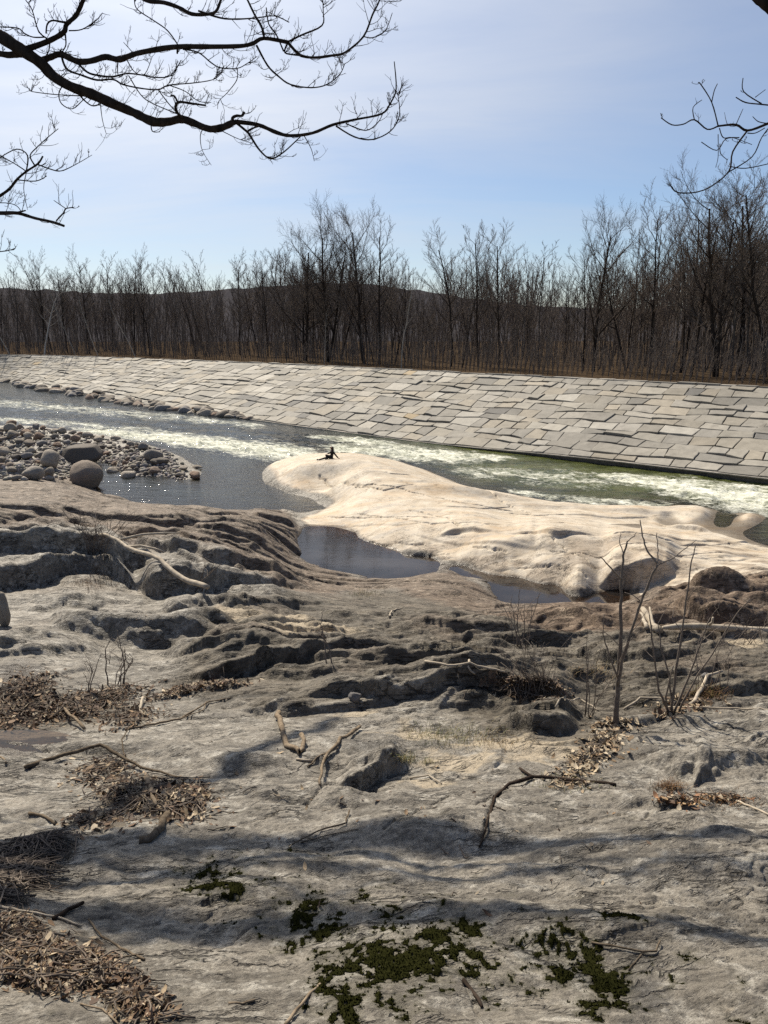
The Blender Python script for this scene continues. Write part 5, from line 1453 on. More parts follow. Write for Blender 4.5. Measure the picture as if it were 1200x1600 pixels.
stick("short dark stick alone on bare rock left of the leaf pile", [([(46, 1273), (72, 1279), (86, 1290)], (2.8, 2.2))], seed=15)
stick("stubby thick bent stick at the leaf pile's lower edge", [([(262, 1278, 3), (252, 1300, 2), (238, 1312, 1), (218, 1318, 1)], (6.5, 7.5))], seed=16, sides=10)
stick("brown upright-looking stick stuck in the middle of the leaf pile", [([(230, 1226, 10), (237, 1250, 6), (243, 1272, 4)], (5, 4))], seed=17)
stick("forked black branch with a long arm reaching down the front rock", [([(812, 1204, 3), (830, 1217, 3), (870, 1222, 3), (962, 1229, 1)], (2.6, 3.4)), ([(832, 1218, 3), (795, 1230, 4), (772, 1250, 3), (763, 1285, 2), (749, 1326, 1)], (3.4, 1.9)), ([(768, 1262, 2), (790, 1268, 1)], (1.2, .8))], 'bark_dark', "branch", "branch", seed=18)
stick("thin twig with an upturned end lying above the curved tree shadow", [([(452, 1322), (500, 1300, 2), (540, 1290, 3), (546, 1272, 6)], (1.3, 1.6)), ([(470, 1318), (520, 1305, 1), (560, 1297)], (1.1, .8))], 'stick', "twig", "twig", seed=19)
stick("dark stick end at the bottom frame edge beside the moss", [([(446, 1604, 1), (478, 1565, 2), (500, 1540, 1)], (3.4, 3)) ], seed=20)
stick("forked twig lying on the right-hand moss mat", [([(924, 1474, 1), (965, 1484, 3), (1002, 1492, 3), (1024, 1491, 3), (1031, 1475, 6)], (2.2, 1.8)), ([(1002, 1494, 2), (982, 1518, 1)], (1.8, 1.4))], seed=21)
stick("dark tapering stick right of the front rock's moss cushions", [([(724, 1534), (742, 1556), (753, 1576)], (3.8, 3.2))], 'bark_dark', seed=22)
stick("small peeled twig alone near the bottom frame edge", [([(357, 1570), (378, 1570), (398, 1565)], (2.8, 2.6))], seed=23)
stick("pale crooked twig on the dark rock above the long ledge's right end", [([(664, 1036, 1), (700, 1042, 2), (745, 1048, 3), (792, 1058, 1)], (2.2, 1.6)), ([(733, 1035, 3), (730, 1048, 2), (742, 1062)], (2, 1.6))], 'drift', "twig", "twig", seed=24)
stick("pale slanting branch leaning over the moss hummock at the right", [([(1078, 1104, 1), (1096, 1085, 5), (1104, 1068, 8), (1128, 1052, 3)], (3.6, 2.2))], 'drift', "branch", "branch", seed=25)
stick("straight thin stick lying along the rock below the moss hummock", [([(1040, 1108, 2), (1090, 1110, 3), (1150, 1110, 2), (1215, 1113)], (1.7, 1.4))], 'drift', seed=26)
stick("bent grey branch between the sapling's foot and the right shrub", [([(868, 1108, 3), (905, 1096, 4), (935, 1112, 1)], (1.6, 1.3)), ([(975, 1110, 1), (1000, 1098, 4), (1030, 1094, 3), (1042, 1100, 1)], (2.2, 1.4))], 'drift', "branch", "branch", seed=27)
stick("pale broken stick standing in the leaf drift of the left gully", [([(212, 1136, 2), (224, 1098, 8)], (2.8, 2.4))], 'drift', seed=28)
stick("long thin branch trailing from the left gully across the grey rock", [([(196, 1142, 1), (240, 1134, 2), (282, 1126, 2), (325, 1100, 2), (360, 1093)], (2.2, 1)), ([(282, 1126, 2), (318, 1112, 2), (322, 1098, 1)], (1.2, .7))], name="branch", cat="branch", seed=29)
stick("brown stick angled across the left gully's dark leaves", [([(98, 1108, 3), (132, 1142, 3)], (2.4, 2.8))], seed=30)
stick("dark broken stick lying at the top edge of the nearest leaf pile", [([(130, 1414, 2), (108, 1426, 2), (84, 1438, 1)], (4, 4.6))], 'bark_dark', seed=31)
stick("long thin stick along the right edge of the nearest leaf pile", [([(138, 1440, 3), (160, 1466, 3), (196, 1488, 3), (226, 1502, 2)], (1.8, 2.4)), ([(120, 1508, 3), (180, 1500, 4), (225, 1494, 4)], (1.6, 1.3))], seed=32)
stick("pale twig crossing the upper part of the nearest leaf pile", [([(0, 1418, 2), (40, 1428, 3), (90, 1436, 3), (128, 1450, 2)], (2.4, 1.8))], 'drift', "twig", "twig", seed=33)
stick("thin curved stick at the bottom edge below the nearest leaf pile", [([(126, 1570, 1), (160, 1580, 2), (190, 1606, 1)], (1.8, 2))], seed=34)
stick("pale twigs lying in the wet left corner of the rock", [([(-6, 1180, 2), (10, 1195, 2)], (2.2, 1.8))], seed=35)
stick("curved whitish root on the dark knob behind the long ledge", [([(608, 966, 2), (612, 958, 3), (628, 953, 2)], (1.6, 1.2))], 'drift', "twig", "twig", seed=36)
stick("thin brown stick at the far right beside the rusty moss", [([(1150, 1254, 2), (1200, 1275, 2), (1230, 1282)], (2.0, 1.6))], 'drift', seed=37)
stick("slender twig lying on bare rock beside the sand patch", [([(640, 1218, 1), (670, 1214, 2), (690, 1226, 1)], (1.5, 1.2))], 'drift', "twig", "twig", seed=38)

# ------------------------------------------------------------------ leaf litter
LPAL = [(.20, .125, .07), (.27, .18, .105), (.14, .085, .05), (.36, .27, .17), (.10, .065, .045), (.44, .35, .24), (.17, .10, .06)]
def litter(label, regions, n, size, pile=0.06, twigs=60, pal=LPAL, seed=1, name="leaf_litter", pale=.12, tl=(.08, .3)):
    rn = random.Random(seed); mb = MB()
    tot = sum(r[2] * r[3] for r in regions)
    def place():
        r = rn.random() * tot
        for q in regions:
            r -= q[2] * q[3]
            if r <= 0: break
        while True:
            u, v = rn.gauss(0, .42), rn.gauss(0, .42)
            if u * u + v * v < 2.2: break
        rr_ = min(1.0, u * u + v * v)
        ca = q[4] if len(q) > 4 else 0.0
        x, y = u * q[2], v * q[3]
        return q[0] + x, q[1] + y + x * ca, rr_
    for i in range(int(n * 1.35)):
        x, y, rr_ = place(); g = gh(x, y)
        s = min(size[1] * 1.4, size[0] * .7 * math.exp(abs(rn.gauss(0, .75))))
        lift = pile * (1 - rr_) * rn.random() + .004
        e = Euler((rn.gauss(0, .5), rn.gauss(0, .5), rn.uniform(0, 6.28))).to_matrix()
        c = rn.uniform(-.35, .5); w = rn.uniform(.28, .5)
        shape = [(-1, 0, 0), (-.45, w, c * .3), (.1, w * 1.05, c * .1), (.65, w * .6, c * .4), (1.05, 0, c * .9), (.6, -w * .65, c * .5), (.05, -w, c * .15), (-.5, -w * .8, c * .25)]
        pts = [g + Vector((0, 0, lift)) + (e @ Vector(p)) * (s / 2) for p in shape]
        mid = [g + Vector((0, 0, lift)) + (e @ Vector((q_, 0, -abs(c) * .25))) * (s / 2) for q_ in (-.4, .2)]
        for q_ in pts + mid:
            zz = gzt(q_.x, q_.y) + .002
            if q_.z < zz: q_.z = zz
        col = pal[rn.randrange(len(pal))] if rn.random() > pale else (.50, .41, .29)
        b_ = rn.uniform(.5, 1.0)
        mb.add([*pts, *mid], [[0, 1, 8], [1, 2, 9, 8], [2, 3, 9], [3, 4, 9], [4, 5, 9], [5, 6, 9], [6, 7, 8, 9], [7, 0, 8]], tuple(x * b_ for x in col))
    for i in range(twigs):
        x, y, rr_ = place(); g = gh(x, y); a = rn.uniform(0, 6.28); L = rn.uniform(*tl)
        d = Vector((math.cos(a), math.sin(a), 0)); P = []
        bow = rn.gauss(0, .12) * L
        for j in range(5):
            t = j / 4 - .5; q_ = g + d * L * t + Vector((-d.y, d.x, 0)) * bow * (1 - 4 * t * t)
            q_.z = gzt(q_.x, q_.y) + pile * (1 - rr_) * .8 + rn.uniform(0, .02)
            P.append(q_)
        c0 = rn.uniform(.05, .2)
        r0 = rn.uniform(.0022, .006)
        mb.tube(P, [r0, r0, r0, r0 * .8, r0 * .6], 4, (c0, c0 * .78, c0 * .6))
    return tag(mb.build(name, M['leaf']), label, "leaf litter", kind="stuff")
litter("deep drift of small brown leaf bits and twigs in the bottom left corner", [(70, 1500, 95, 42, .25), (170, 1530, 80, 40, .45), (30, 1455, 50, 28, .2), (215, 1570, 50, 30, .2), (60, 1530, 70, 25, .2)], 5200, (.018, .042), .055, 260, seed=1, tl=(.05, .22), pale=.05)
litter("a few big pale dead leaves on top of the nearest leaf pile", [(85, 1485, 24, 14, 0), (75, 1510, 30, 20, 0)], 10, (.03, .05), .07, 0, pal=[(.50, .41, .28), (.44, .35, .23)], seed=2)
litter("dark heap of twigs and bark at the left frame edge", [(20, 1370, 62, 44, -.3), (60, 1330, 45, 20, -.3)], 700, (.02, .05), .06, 420, pal=[(.10, .07, .05), (.14, .09, .06), (.07, .05, .04), (.2, .13, .08)], seed=3, pale=.03, tl=(.12, .5))
litter("heap of dead leaves and sticks around the bent stick on the left", [(225, 1245, 95, 34, .15), (160, 1205, 55, 20, -.1), (270, 1265, 65, 22, .1), (150, 1285, 60, 18, -.1), (300, 1240, 40, 20, .2)], 1700, (.035, .075), .07, 230, seed=4, tl=(.12, .45))
litter("dark drift of wet leaves and sticks filling the left gully", [(110, 1112, 110, 24, -.05), (40, 1085, 60, 34, -.2), (170, 1090, 80, 18, -.15), (30, 1120, 60, 30, 0), (210, 1125, 50, 16, -.2)], 3000, (.04, .09), .10, 240, pal=[(.16, .095, .055), (.11, .065, .04), (.21, .13, .075), (.07, .045, .03), (.28, .19, .11)], seed=5, tl=(.15, .6))
litter("strip of leaves caught below the curved ledge", [(340, 1072, 60, 8, -.1), (280, 1082, 60, 9, -.25)], 420, (.05, .09), .06, 30, seed=6)
litter("light tan leaves spilling down from the sapling's foot", [(945, 1160, 42, 26, -.1), (910, 1195, 45, 24, -.25), (960, 1135, 40, 14, 0), (890, 1225, 40, 10, 0)], 620, (.045, .085), .04, 70, pal=[(.40, .30, .19), (.46, .37, .25), (.32, .22, .13), (.24, .16, .09)], seed=7, pale=.3)
litter("brush of dead leaves and stalks in the hollow left of the sapling", [(840, 1080, 52, 16, 0), (800, 1076, 40, 10, 0)], 560, (.05, .10), .10, 90, pal=[(.12, .075, .045), (.17, .11, .06), (.08, .05, .035), (.24, .16, .10)], seed=8, tl=(.2, .5))
litter("orange-brown leaves gathered by the rusty moss at the right", [(1060, 1252, 38, 12, .05), (1130, 1250, 50, 9, .1)], 230, (.035, .075), .03, 26, pal=[(.34, .19, .09), (.42, .28, .15), (.25, .13, .07), (.16, .09, .05)], seed=9)
litter("leaves around the moss hummock under the right-hand shrub", [(1080, 1100, 50, 14, 0), (1040, 1115, 30, 10, 0)], 200, (.05, .09), .05, 30, seed=10)
litter("scattered single dead leaves on the open rock", [(400, 1250, 330, 120, 0), (800, 1300, 300, 150, 0), (800, 1050, 300, 60, 0), (300, 960, 250, 40, 0)], 70, (.03, .06), .004, 26, seed=11, tl=(.05, .16))

# ------------------------------------------------------------------ saplings, shrubs, grass
def shrub_lines(name, label, cat, stems, twigs, Yb, mat='stem', seed=1, group=None, yj=.25):
    """woody stems given as pixel lines at distance Yb: one part for the stems, one for the twigs"""
    rn = random.Random(seed); base = gh(*stems[0][0][0][:2])
    root = tag(empty(name, base), label, cat, group)
    for nm, lines, sides in (("stem", stems, 7), ("twigs", twigs, 4)):
        if not lines: continue
        mb = MB()
        for pts, r in lines:
            P = []; off = rn.uniform(-yj, yj) if nm == "twigs" else rn.uniform(-yj, yj) * .6
            n = len(pts)
            for i, p in enumerate(pts):
                P.append(Vector(at_y(p[0], p[1], Yb + off * i / max(1, n - 1))))
            P2, R2 = [], []
            for i in range(n - 1):
                for j in range(4):
                    t = j / 4; P2.append(P[i].lerp(P[i + 1], t) + Vector((rn.gauss(0, 1), rn.gauss(0, 1), 0)) * .5 * Yb / F); f = (i + t) / (n - 1)
                    R2.append((r[0] * (1 - f) + r[1] * f) * Yb / F * rn.uniform(.93, 1.12))
            P2.append(P[-1]); R2.append(r[1] * Yb / F)
            mb.tube([p - base for p in P2], R2, sides)
        mb.build(nm, M[mat], root)
    return root
Ys = gh(962, 1135).y
shrub_lines("sapling", "tallest bare sapling, its stem forked near the ground, growing from tan leaves", "sapling",
    [([(962, 1138), (964, 1095), (966, 1060), (969, 1010), (970, 960), (971, 905), (974, 868), (980, 845)], (4.6, 1.3)), ([(965, 1070), (972, 1035), (985, 990), (1002, 940), (1018, 900), (1028, 882)], (2.8, 1.6)), ([(958, 1135), (963, 1100), (968, 1070)], (2.6, 2.0))],
    [([(971, 905), (955, 888), (944, 876), (938, 870)], (1.5, .8)), ([(975, 866), (968, 846), (970, 832)], (1.2, .7)), ([(980, 846), (990, 838), (994, 832)], (1.2, .9)), ([(1028, 882), (1012, 862), (1004, 838), (1000, 812)], (1.8, .8)), ([(1028, 882), (1028, 860), (1026, 832)], (1.2, .7)),
     ([(1028, 882), (1052, 872), (1072, 856), (1088, 844)], (1.3, .6)), ([(985, 990), (1000, 972), (1010, 955)], (1, .5)), ([(969, 1010), (955, 995), (940, 985), (925, 980)], (1, .5)), ([(1002, 940), (990, 930), (976, 926)], (1, .5)), ([(966, 1060), (950, 1020), (942, 990), (944, 960)], (1.6, .6)), ([(965, 1040), (978, 1010), (1000, 985)], (1.2, .6))], Ys, seed=2)
Ys = gh(1046, 1116).y
shrub_lines("shrub", "bare many-stemmed shrub right of the sapling, growing beside the moss hummock", "shrub",
    [([(1046, 1116), (1030, 1080), (1022, 1030), (1018, 985), (1015, 960)], (2.2, .9)), ([(1050, 1116), (1046, 1060), (1032, 1010), (1028, 975)], (2.0, .8)), ([(1048, 1116), (1056, 1050), (1066, 990), (1072, 940), (1080, 880), (1087, 852)], (2.4, .7)), ([(1052, 1116), (1075, 1060), (1095, 1005), (1110, 965)], (2.2, .8)), ([(1060, 1112), (1090, 1055), (1120, 1010), (1150, 960), (1172, 935)], (1.6, .6)), ([(1044, 1114), (1040, 1090), (1052, 1040)], (2, 1))],
    [([(1072, 940), (1082, 925), (1092, 915)], (.9, .4)), ([(1095, 1005), (1115, 985), (1135, 975)], (.9, .4)), ([(1066, 990), (1050, 965), (1055, 945)], (.9, .4)), ([(1075, 1060), (1100, 1040), (1130, 1032)], (.9, .4)), ([(1110, 965), (1122, 950), (1128, 930)], (.8, .4)), ([(1022, 1030), (1008, 1015), (1000, 1000)], (.8, .4)), ([(1090, 1055), (1088, 1020), (1096, 990)], (.8, .4)), ([(1120, 1010), (1135, 1005), (1165, 985)], (.8, .4)), ([(1028, 975), (1036, 960), (1042, 950)], (.7, .4))], Ys, seed=3)
def fan(name, label, px, py, n, h, spread, seed, r=(.7, .3), cat="shrub", mat='stem', lean=0, group=None):
    rn = random.Random(seed); g = gh(px, py); st, tw = [], []
    for i in range(n):
        bx, by = px + rn.gauss(0, spread * .22), py + rn.uniform(-3, 3)
        hh = h * rn.uniform(.45, 1.05); tx = bx + rn.gauss(lean, spread * .6)
        m1_ = (bx + (tx - bx) * .3 + rn.gauss(0, 2), by - hh * .4); m2_ = (bx + (tx - bx) * .65 + rn.gauss(0, 3), by - hh * .75)
        st.append(([(bx, by + 3), m1_, m2_, (tx, by - hh)], (r[0] * rn.uniform(.8, 1.3), r[1])))
        for j in range(2 if h > 60 else 1):
            f = rn.uniform(.35, .9); q = (bx + (tx - bx) * f, by - hh * f)
            tw.append(([q, (q[0] + rn.gauss(0, 7), q[1] - rn.uniform(6, 18)), (q[0] + rn.gauss(0, 14), q[1] - rn.uniform(14, 34))], (r[0] * .6, r[1] * .7)))
    return shrub_lines(name, label, cat, st, tw, g.y, mat, seed, group, yj=.4 * g.y / 10)
fan("shrub", "low brushy shrub of dark thin stems in the hollow left of the sapling", 838, 1088, 20, 100, 62, 4, (.6, .3))
fan("shrub", "fine twiggy bush growing from a crack of the left rock shelf", 152, 866, 24, 66, 44, 5, (.55, .22))
fan("sprig", "lone thin leafless sprig rising before the long ledge", 516, 1036, 2, 84, 16, 6, (1.2, .5), "sprig")
fan("sprig", "dark crooked sprig with dry seed heads in the left gully", 182, 1072, 6, 84, 44, 7, (1.1, .5), "sprig")
fan("sprig", "thin upright weed stalk in the left gully's leaves", 136, 1088, 3, 74, 14, 8, (.8, .4), "sprig")
fan("shrub", "bare stems standing just left of the sapling's forked stem", 920, 1120, 6, 140, 30, 9, (.8, .35))
fan("shrub", "pale thin stalks at the far right behind the moss hummock", 1120, 1075, 8, 110, 60, 10, (.6, .3))
fan("shrub", "sparse dry stalks on the rock below the red-brown mound", 1180, 1005, 8, 70, 60, 12, (.5, .25))
fan("sprig", "thin twigs slanting up from the dark crevice by the driftwood", 305, 922, 4, 44, 30, 13, (.9, .5), "sprig", lean=14)
fan("sprig", "faint weed stalks at the near bank of the still pool", 810, 1010, 8, 86, 40, 14, (.7, .35), "sprig")
def tuft(label, px, py, n, h, spread, cols, seed, name="grass_tuft", cat="grass tuft", flat=.5):
    wide = spread > 13
    if wide: name, cat = "grass", "grass"
    rn = random.Random(seed); mb = MB(); g0 = gh(px, py)
    for i in range(n):
        x, y = px + rn.gauss(0, spread), py + rn.gauss(0, spread * .28); g = gh(x, y); k = g.y / F
        a = rn.uniform(0, 6.28); L = h * k * rn.uniform(.5, 1.2); ln = rn.uniform(.1, 1.0) * flat * 2
        d = Vector((math.cos(a) * ln, math.sin(a) * ln, 1)).normalized(); w = .0016 + .0012 * rn.random() * k * 100
        p1 = g + d * L * .5; p2 = g + d * L * .8 + Vector((math.cos(a), math.sin(a), -.3)) * L * .3
        sd = Vector((-math.sin(a), math.cos(a), 0)) * w
        c = cols[rn.randrange(len(cols))]
        mb.add([g - sd, g + sd, p1 + sd * .8, p1 - sd * .8, p2], [[0, 1, 2, 3], [3, 2, 4]], c)
    return tag(mb.build(name, M['grass']), label, cat, kind="stuff" if wide else None)
DRY = [(.34, .26, .14), (.26, .19, .10), (.20, .13, .07), (.40, .32, .19)]
GRN = [(.09, .11, .035), (.14, .15, .05), (.24, .20, .09), (.30, .24, .12)]
RST = [(.13, .07, .035), (.19, .10, .045), (.09, .055, .03), (.24, .15, .07)]
tuft("straw and green grass patch growing in the sandy hollow", 700, 1152, 420, 20, 34, GRN, 1)
tuft("thin dry grass fringe right of the sandy hollow's green patch", 775, 1160, 260, 14, 26, DRY, 2)
tuft("small green tuft beside the shaded block's top", 632, 1190, 120, 22, 9, GRN, 3)
tuft("tiny green tuft on the sand right of the shaded block", 668, 1192, 60, 12, 6, GRN, 4)
tuft("rusty brown moss tuft with dry blades near the right edge", 1046, 1232, 320, 20, 12, RST, 5)
tuft("low rusty moss strip along the crack at the far right", 1130, 1252, 320, 10, 30, RST, 6)
tuft("rust and olive hummock under the slanting pale branch", 1102, 1088, 420, 22, 16, RST + [(.14, .12, .03)], 7)
tuft("rust-coloured dry grass clump under the left dome's edge", 142, 914, 240, 16, 18, RST, 8)
tuft("dark grassy patch on the knob behind the long ledge", 570, 930, 200, 8, 14, GRN, 9)
tuft("yellowed grass at the black forked branch", 880, 1224, 200, 9, 34, GRN, 10)
tuft("dry straw on the layered rock left of the sapling's stem", 930, 1052, 200, 16, 26, DRY, 11)

# ------------------------------------------------------------------ the two bankside trees whose branches hang into view
OAK = [ # (pixel line, start radius, end radius in pixels, distance)
 ([(0, 56), (30, 76), (63, 98), (82, 118), (110, 135), (143, 147), (176, 162), (209, 176), (239, 190), (264, 190), (283, 186), (302, 192), (325, 201), (345, 200), (367, 190)], 9.5, 4.6, 9.6, 9.0, 'limb'),
 ([(367, 190), (403, 195), (432, 207), (454, 212), (488, 208), (520, 195), (554, 187), (596, 178), (610, 161), (619, 139), (616, 96)], 3.4, .8, 9.0, 8.7, 'limb'),
 ([(0, 84), (14, 86), (28, 84), (40, 82)], 4.5, 6, 9.6, 9.5, 'limb'),
 ([(63, 96), (80, 89), (96, 85), (121, 96), (143, 95), (165, 89), (187, 93), (212, 84), (247, 77), (280, 73), (330, 73), (375, 72), (395, 68), (412, 60), (449, 66), (452, 69), (469, 86), (491, 90), (517, 87), (539, 82), (568, 57), (582, 23), (593, 0), (598, -30)], 5.2, 1.0, 9.5, 9.8, 'limb'),
 ([(41, 77), (74, 65), (99, 51), (104, 38), (118, 25), (128, 5), (140, -25), (170, -80)], 4.2, 2.4, 9.5, 9.2, 'limb'),
 ([(200, -20), (228, 0), (256, 4), (280, 12), (300, 22), (327, 22), (338, 17), (344, 3), (352, -20)], 3.4, 1.8, 10.2, 10.0, 'limb'),
 ([(0, 306), (15, 295), (27, 280), (41, 268), (59, 256), (67, 244)], 2.3, 1.4, 9.0, 8.8, 'limb'),
 ([(-40, 330), (0, 333), (27, 333), (55, 341), (82, 347), (100, 353)], 3.2, 2.0, 8.4, 8.2, 'limb'),
 # branchlets
 ([(364, 188), (386, 206), (392, 214), (406, 235), (423, 248), (443, 238), (471, 212)], 2.2, .9, 9.0, 8.8, 'b'),
 ([(386, 206), (394, 201), (405, 197)], 1.8, 1.4, 9.0, 8.95, 'b'),
 ([(525, 197), (554, 214), (582, 218), (610, 205), (624, 181), (622, 150), (618, 140)], 1.3, .6, 8.7, 8.5, 'b'),
 ([(540, 193), (571, 204), (590, 192), (598, 178)], 1.1, .6, 8.7, 8.6, 'b'),
 ([(568, 57), (582, 59), (602, 48), (613, 20)], 1.0, .5, 9.8, 9.9, 'b'),
 ([(449, 66), (471, 55), (503, 40), (505, 17), (504, -10)], 1.6, .7, 9.7, 9.4, 'b'),
 ([(449, 68), (445, 82), (462, 86), (480, 88)], 1.6, 1.0, 9.7, 9.5, 'b'),
 ([(401, 71), (418, 102), (435, 119), (454, 132), (486, 137), (511, 132), (531, 116), (539, 99)], 1.7, .6, 9.7, 9.3, 'b'),
 ([(380, -15), (398, 23), (409, 42), (413, 60)], 1.6, 1.9, 9.9, 9.7, 'b'),
 ([(416, 12), (420, 38), (432, 55), (443, 80)], .9, 1.2, 9.9, 9.6, 'b'),
 ([(121, 98), (137, 113), (154, 118), (176, 120), (198, 115), (220, 117), (242, 121), (267, 118), (283, 94)], 1.9, .7, 9.5, 9.2, 'b'),
 ([(96, 86), (100, 100), (107, 110), (126, 117), (151, 125), (176, 124), (192, 132), (220, 138), (247, 140), (264, 133), (308, 129), (338, 122), (350, 104)], 2.0, .6, 9.4, 9.0, 'b'),
 ([(201, 118), (220, 148), (239, 162), (280, 179)], 1.0, .8, 9.2, 9.0, 'b'),
 ([(247, 140), (262, 160), (276, 176)], .9, .8, 9.1, 9.0, 'b'),
 ([(264, 133), (290, 143), (310, 158), (330, 160)], .9, .5, 9.1, 8.9, 'b'),
 ([(110, 36), (96, 34), (82, 32), (74, 38), (72, 52)], 1.8, 1.2, 9.3, 9.1, 'b'),
 ([(310, 17), (344, 28), (370, 30), (401, 28), (429, 25), (452, 35)], 1.6, .7, 10.0, 9.8, 'b'),
 ([(286, 184), (275, 173), (278, 160), (300, 162), (322, 165)], 2.8, 1.4, 9.1, 8.9, 'b'), ([(278, 160), (272, 150), (266, 150)], 1.8, 1.2, 9.0, 8.9, 'b'),
 ([(364, 190), (364, 184), (370, 181), (378, 181), (382, 175)], 2.6, 2.0, 9.0, 8.9, 'b'),
 ([(99, 132), (92, 146), (96, 162), (113, 170), (129, 157), (138, 150)], 1.0, .6, 9.4, 9.2, 'b'),
 ([(118, 140), (130, 155), (143, 165), (155, 163), (160, 158)], 1.3, .9, 9.4, 9.3, 'b'), ([(134, 150), (91, 148), (50, 143), (46, 138)], .9, .5, 9.4, 9.0, 'b'),
 ([(157, 163), (160, 187), (166, 209)], .8, .4, 9.3, 9.2, 'b'), ([(318, 200), (313, 212), (316, 235), (330, 258)], .9, .4, 9.0, 8.9, 'b'), ([(474, 210), (486, 232), (491, 252)], .8, .4, 8.8, 8.7, 'b'),
 ([(236, 190), (238, 205), (250, 206)], 1.2, .5, 9.2, 9.1, 'b'), ([(338, 200), (370, 216), (395, 224)], .8, .4, 9.0, 8.8, 'b'),
 ([(280, 73), (262, 48), (240, 32), (215, 15), (210, 0), (212, -15)], 1.1, .7, 9.6, 9.3, 'b'), ([(286, 77), (310, 82), (330, 98), (345, 106), (370, 107), (385, 100), (402, 88)], 1.3, .5, 9.6, 9.4, 'b'),
 ([(371, 108), (370, 125), (355, 145), (342, 158), (340, 170)], .8, .4, 9.4, 9.2, 'b'), ([(278, 74), (277, 84)], 2.4, 1.6, 9.6, 9.6, 'b'),
 ([(102, 52), (103, 70), (98, 82), (112, 80)], 1.4, .5, 9.4, 9.2, 'b'), ([(108, 48), (128, 46), (150, 32), (160, 20)], 1.2, .5, 9.4, 9.1, 'b'), ([(73, 60), (60, 48), (50, 15), (40, 0)], 1.3, .7, 9.5, 9.3, 'b'),
 ([(70, 58), (52, 58), (38, 52), (28, 44), (0, 42)], 1.2, .8, 9.5, 9.2, 'b'), ([(78, 66), (76, 80), (70, 90)], 1.1, .8, 9.5, 9.5, 'b'),
 ([(184, 92), (184, 115), (188, 120)], .9, .6, 9.5, 9.3, 'b'), ([(210, 85), (193, 66)], .8, .4, 9.5, 9.3, 'b'), ([(198, 93), (210, 112), (226, 116), (238, 88)], .9, .5, 9.4, 9.2, 'b'),
 ([(54, 258), (47, 243), (59, 229), (73, 216), (91, 201)], 1.3, .5, 8.9, 8.7, 'b'), ([(59, 257), (81, 265), (96, 267), (120, 256), (144, 242)], 1.2, .4, 8.9, 8.7, 'b'), ([(41, 268), (43, 243), (26, 233), (0, 246)], 1.3, .7, 8.9, 8.7, 'b'),
 ([(27, 281), (56, 283), (73, 275)], 1.1, .7, 8.9, 8.8, 'b'), ([(40, 267), (25, 257), (0, 243)], 1.0, .8, 8.9, 8.9, 'b'), ([(41, 270), (37, 295), (43, 328)], .8, .4, 8.9, 8.8, 'b'),
 ([(88, 345), (99, 333), (103, 326), (115, 324)], 1.3, .9, 8.2, 8.1, 'b'), ([(103, 326), (84, 313)], .9, .5, 8.2, 8.1, 'b'), ([(-20, 318), (8, 317), (25, 321), (33, 330)], .9, .6, 8.5, 8.4, 'b'), ([(-20, 395), (10, 392), (24, 388)], 1.1, .6, 8.5, 8.4, 'b'), ([(24, 333), (40, 329)], 1.8, 1.2, 8.3, 8.25, 'b')]
MAPLE = [
 ([(1240, 176), (1200, 193), (1168, 204), (1150, 195), (1122, 197)], 2.2, 1.5, 8.0, 7.8, 'limb'),
 ([(1030, -170), (1080, -120), (1128, -66), (1168, -20), (1182, -5), (1202, 10), (1238, 44)], 2.0, 10, 8.9, 8.6, 'limb'),
 ([(1122, 197), (1105, 202), (1085, 187), (1068, 194), (1050, 195), (1033, 184)], 1.4, .8, 7.8, 7.7, 'b'),
 ([(1168, 204), (1145, 237), (1138, 269), (1100, 297), (1060, 301), (1046, 287)], 1.5, .9, 7.9, 7.7, 'b'),
 ([(1138, 269), (1175, 245), (1190, 215), (1205, 195)], 1.0, .9, 7.8, 7.9, 'b'), ([(1122, 197), (1112, 160), (1095, 132), (1091, 129)], 1.1, .7, 7.8, 7.7, 'b'), ([(1112, 160), (1116, 142), (1121, 131)], .9, .6, 7.75, 7.7, 'b'),
 ([(1240, 168), (1190, 163), (1165, 160), (1150, 152)], 1.3, .8, 8.0, 7.9, 'b'), ([(1190, 162), (1162, 143), (1161, 122)], 1.1, .7, 7.95, 7.9, 'b'), ([(1180, 152), (1196, 140)], .8, .5, 7.9, 7.9, 'b'), ([(1085, 187), (1083, 168), (1097, 156)], .9, .6, 7.75, 7.7, 'b'),
 ([(1155, 215), (1134, 217), (1120, 235), (1096, 222)], 1.0, .7, 7.85, 7.75, 'b'), ([(1150, 195), (1161, 170)], .8, .5, 7.8, 7.8, 'b'), ([(1124, 200), (1130, 215), (1145, 215), (1175, 226)], .9, .5, 7.8, 7.7, 'b'), ([(1125, 225), (1126, 240), (1137, 250)], .8, .5, 7.8, 7.7, 'b'), ([(1122, 210), (1122, 245), (1118, 262)], .7, .4, 7.8, 7.7, 'b'),
 ([(1168, 208), (1180, 208), (1195, 200)], .9, .8, 7.9, 7.9, 'b'), ([(1140, 260), (1165, 263), (1205, 255)], .9, .8, 7.8, 7.8, 'b'), ([(1200, 193), (1185, 190), (1176, 182)], .9, .5, 7.9, 7.85, 'b')]
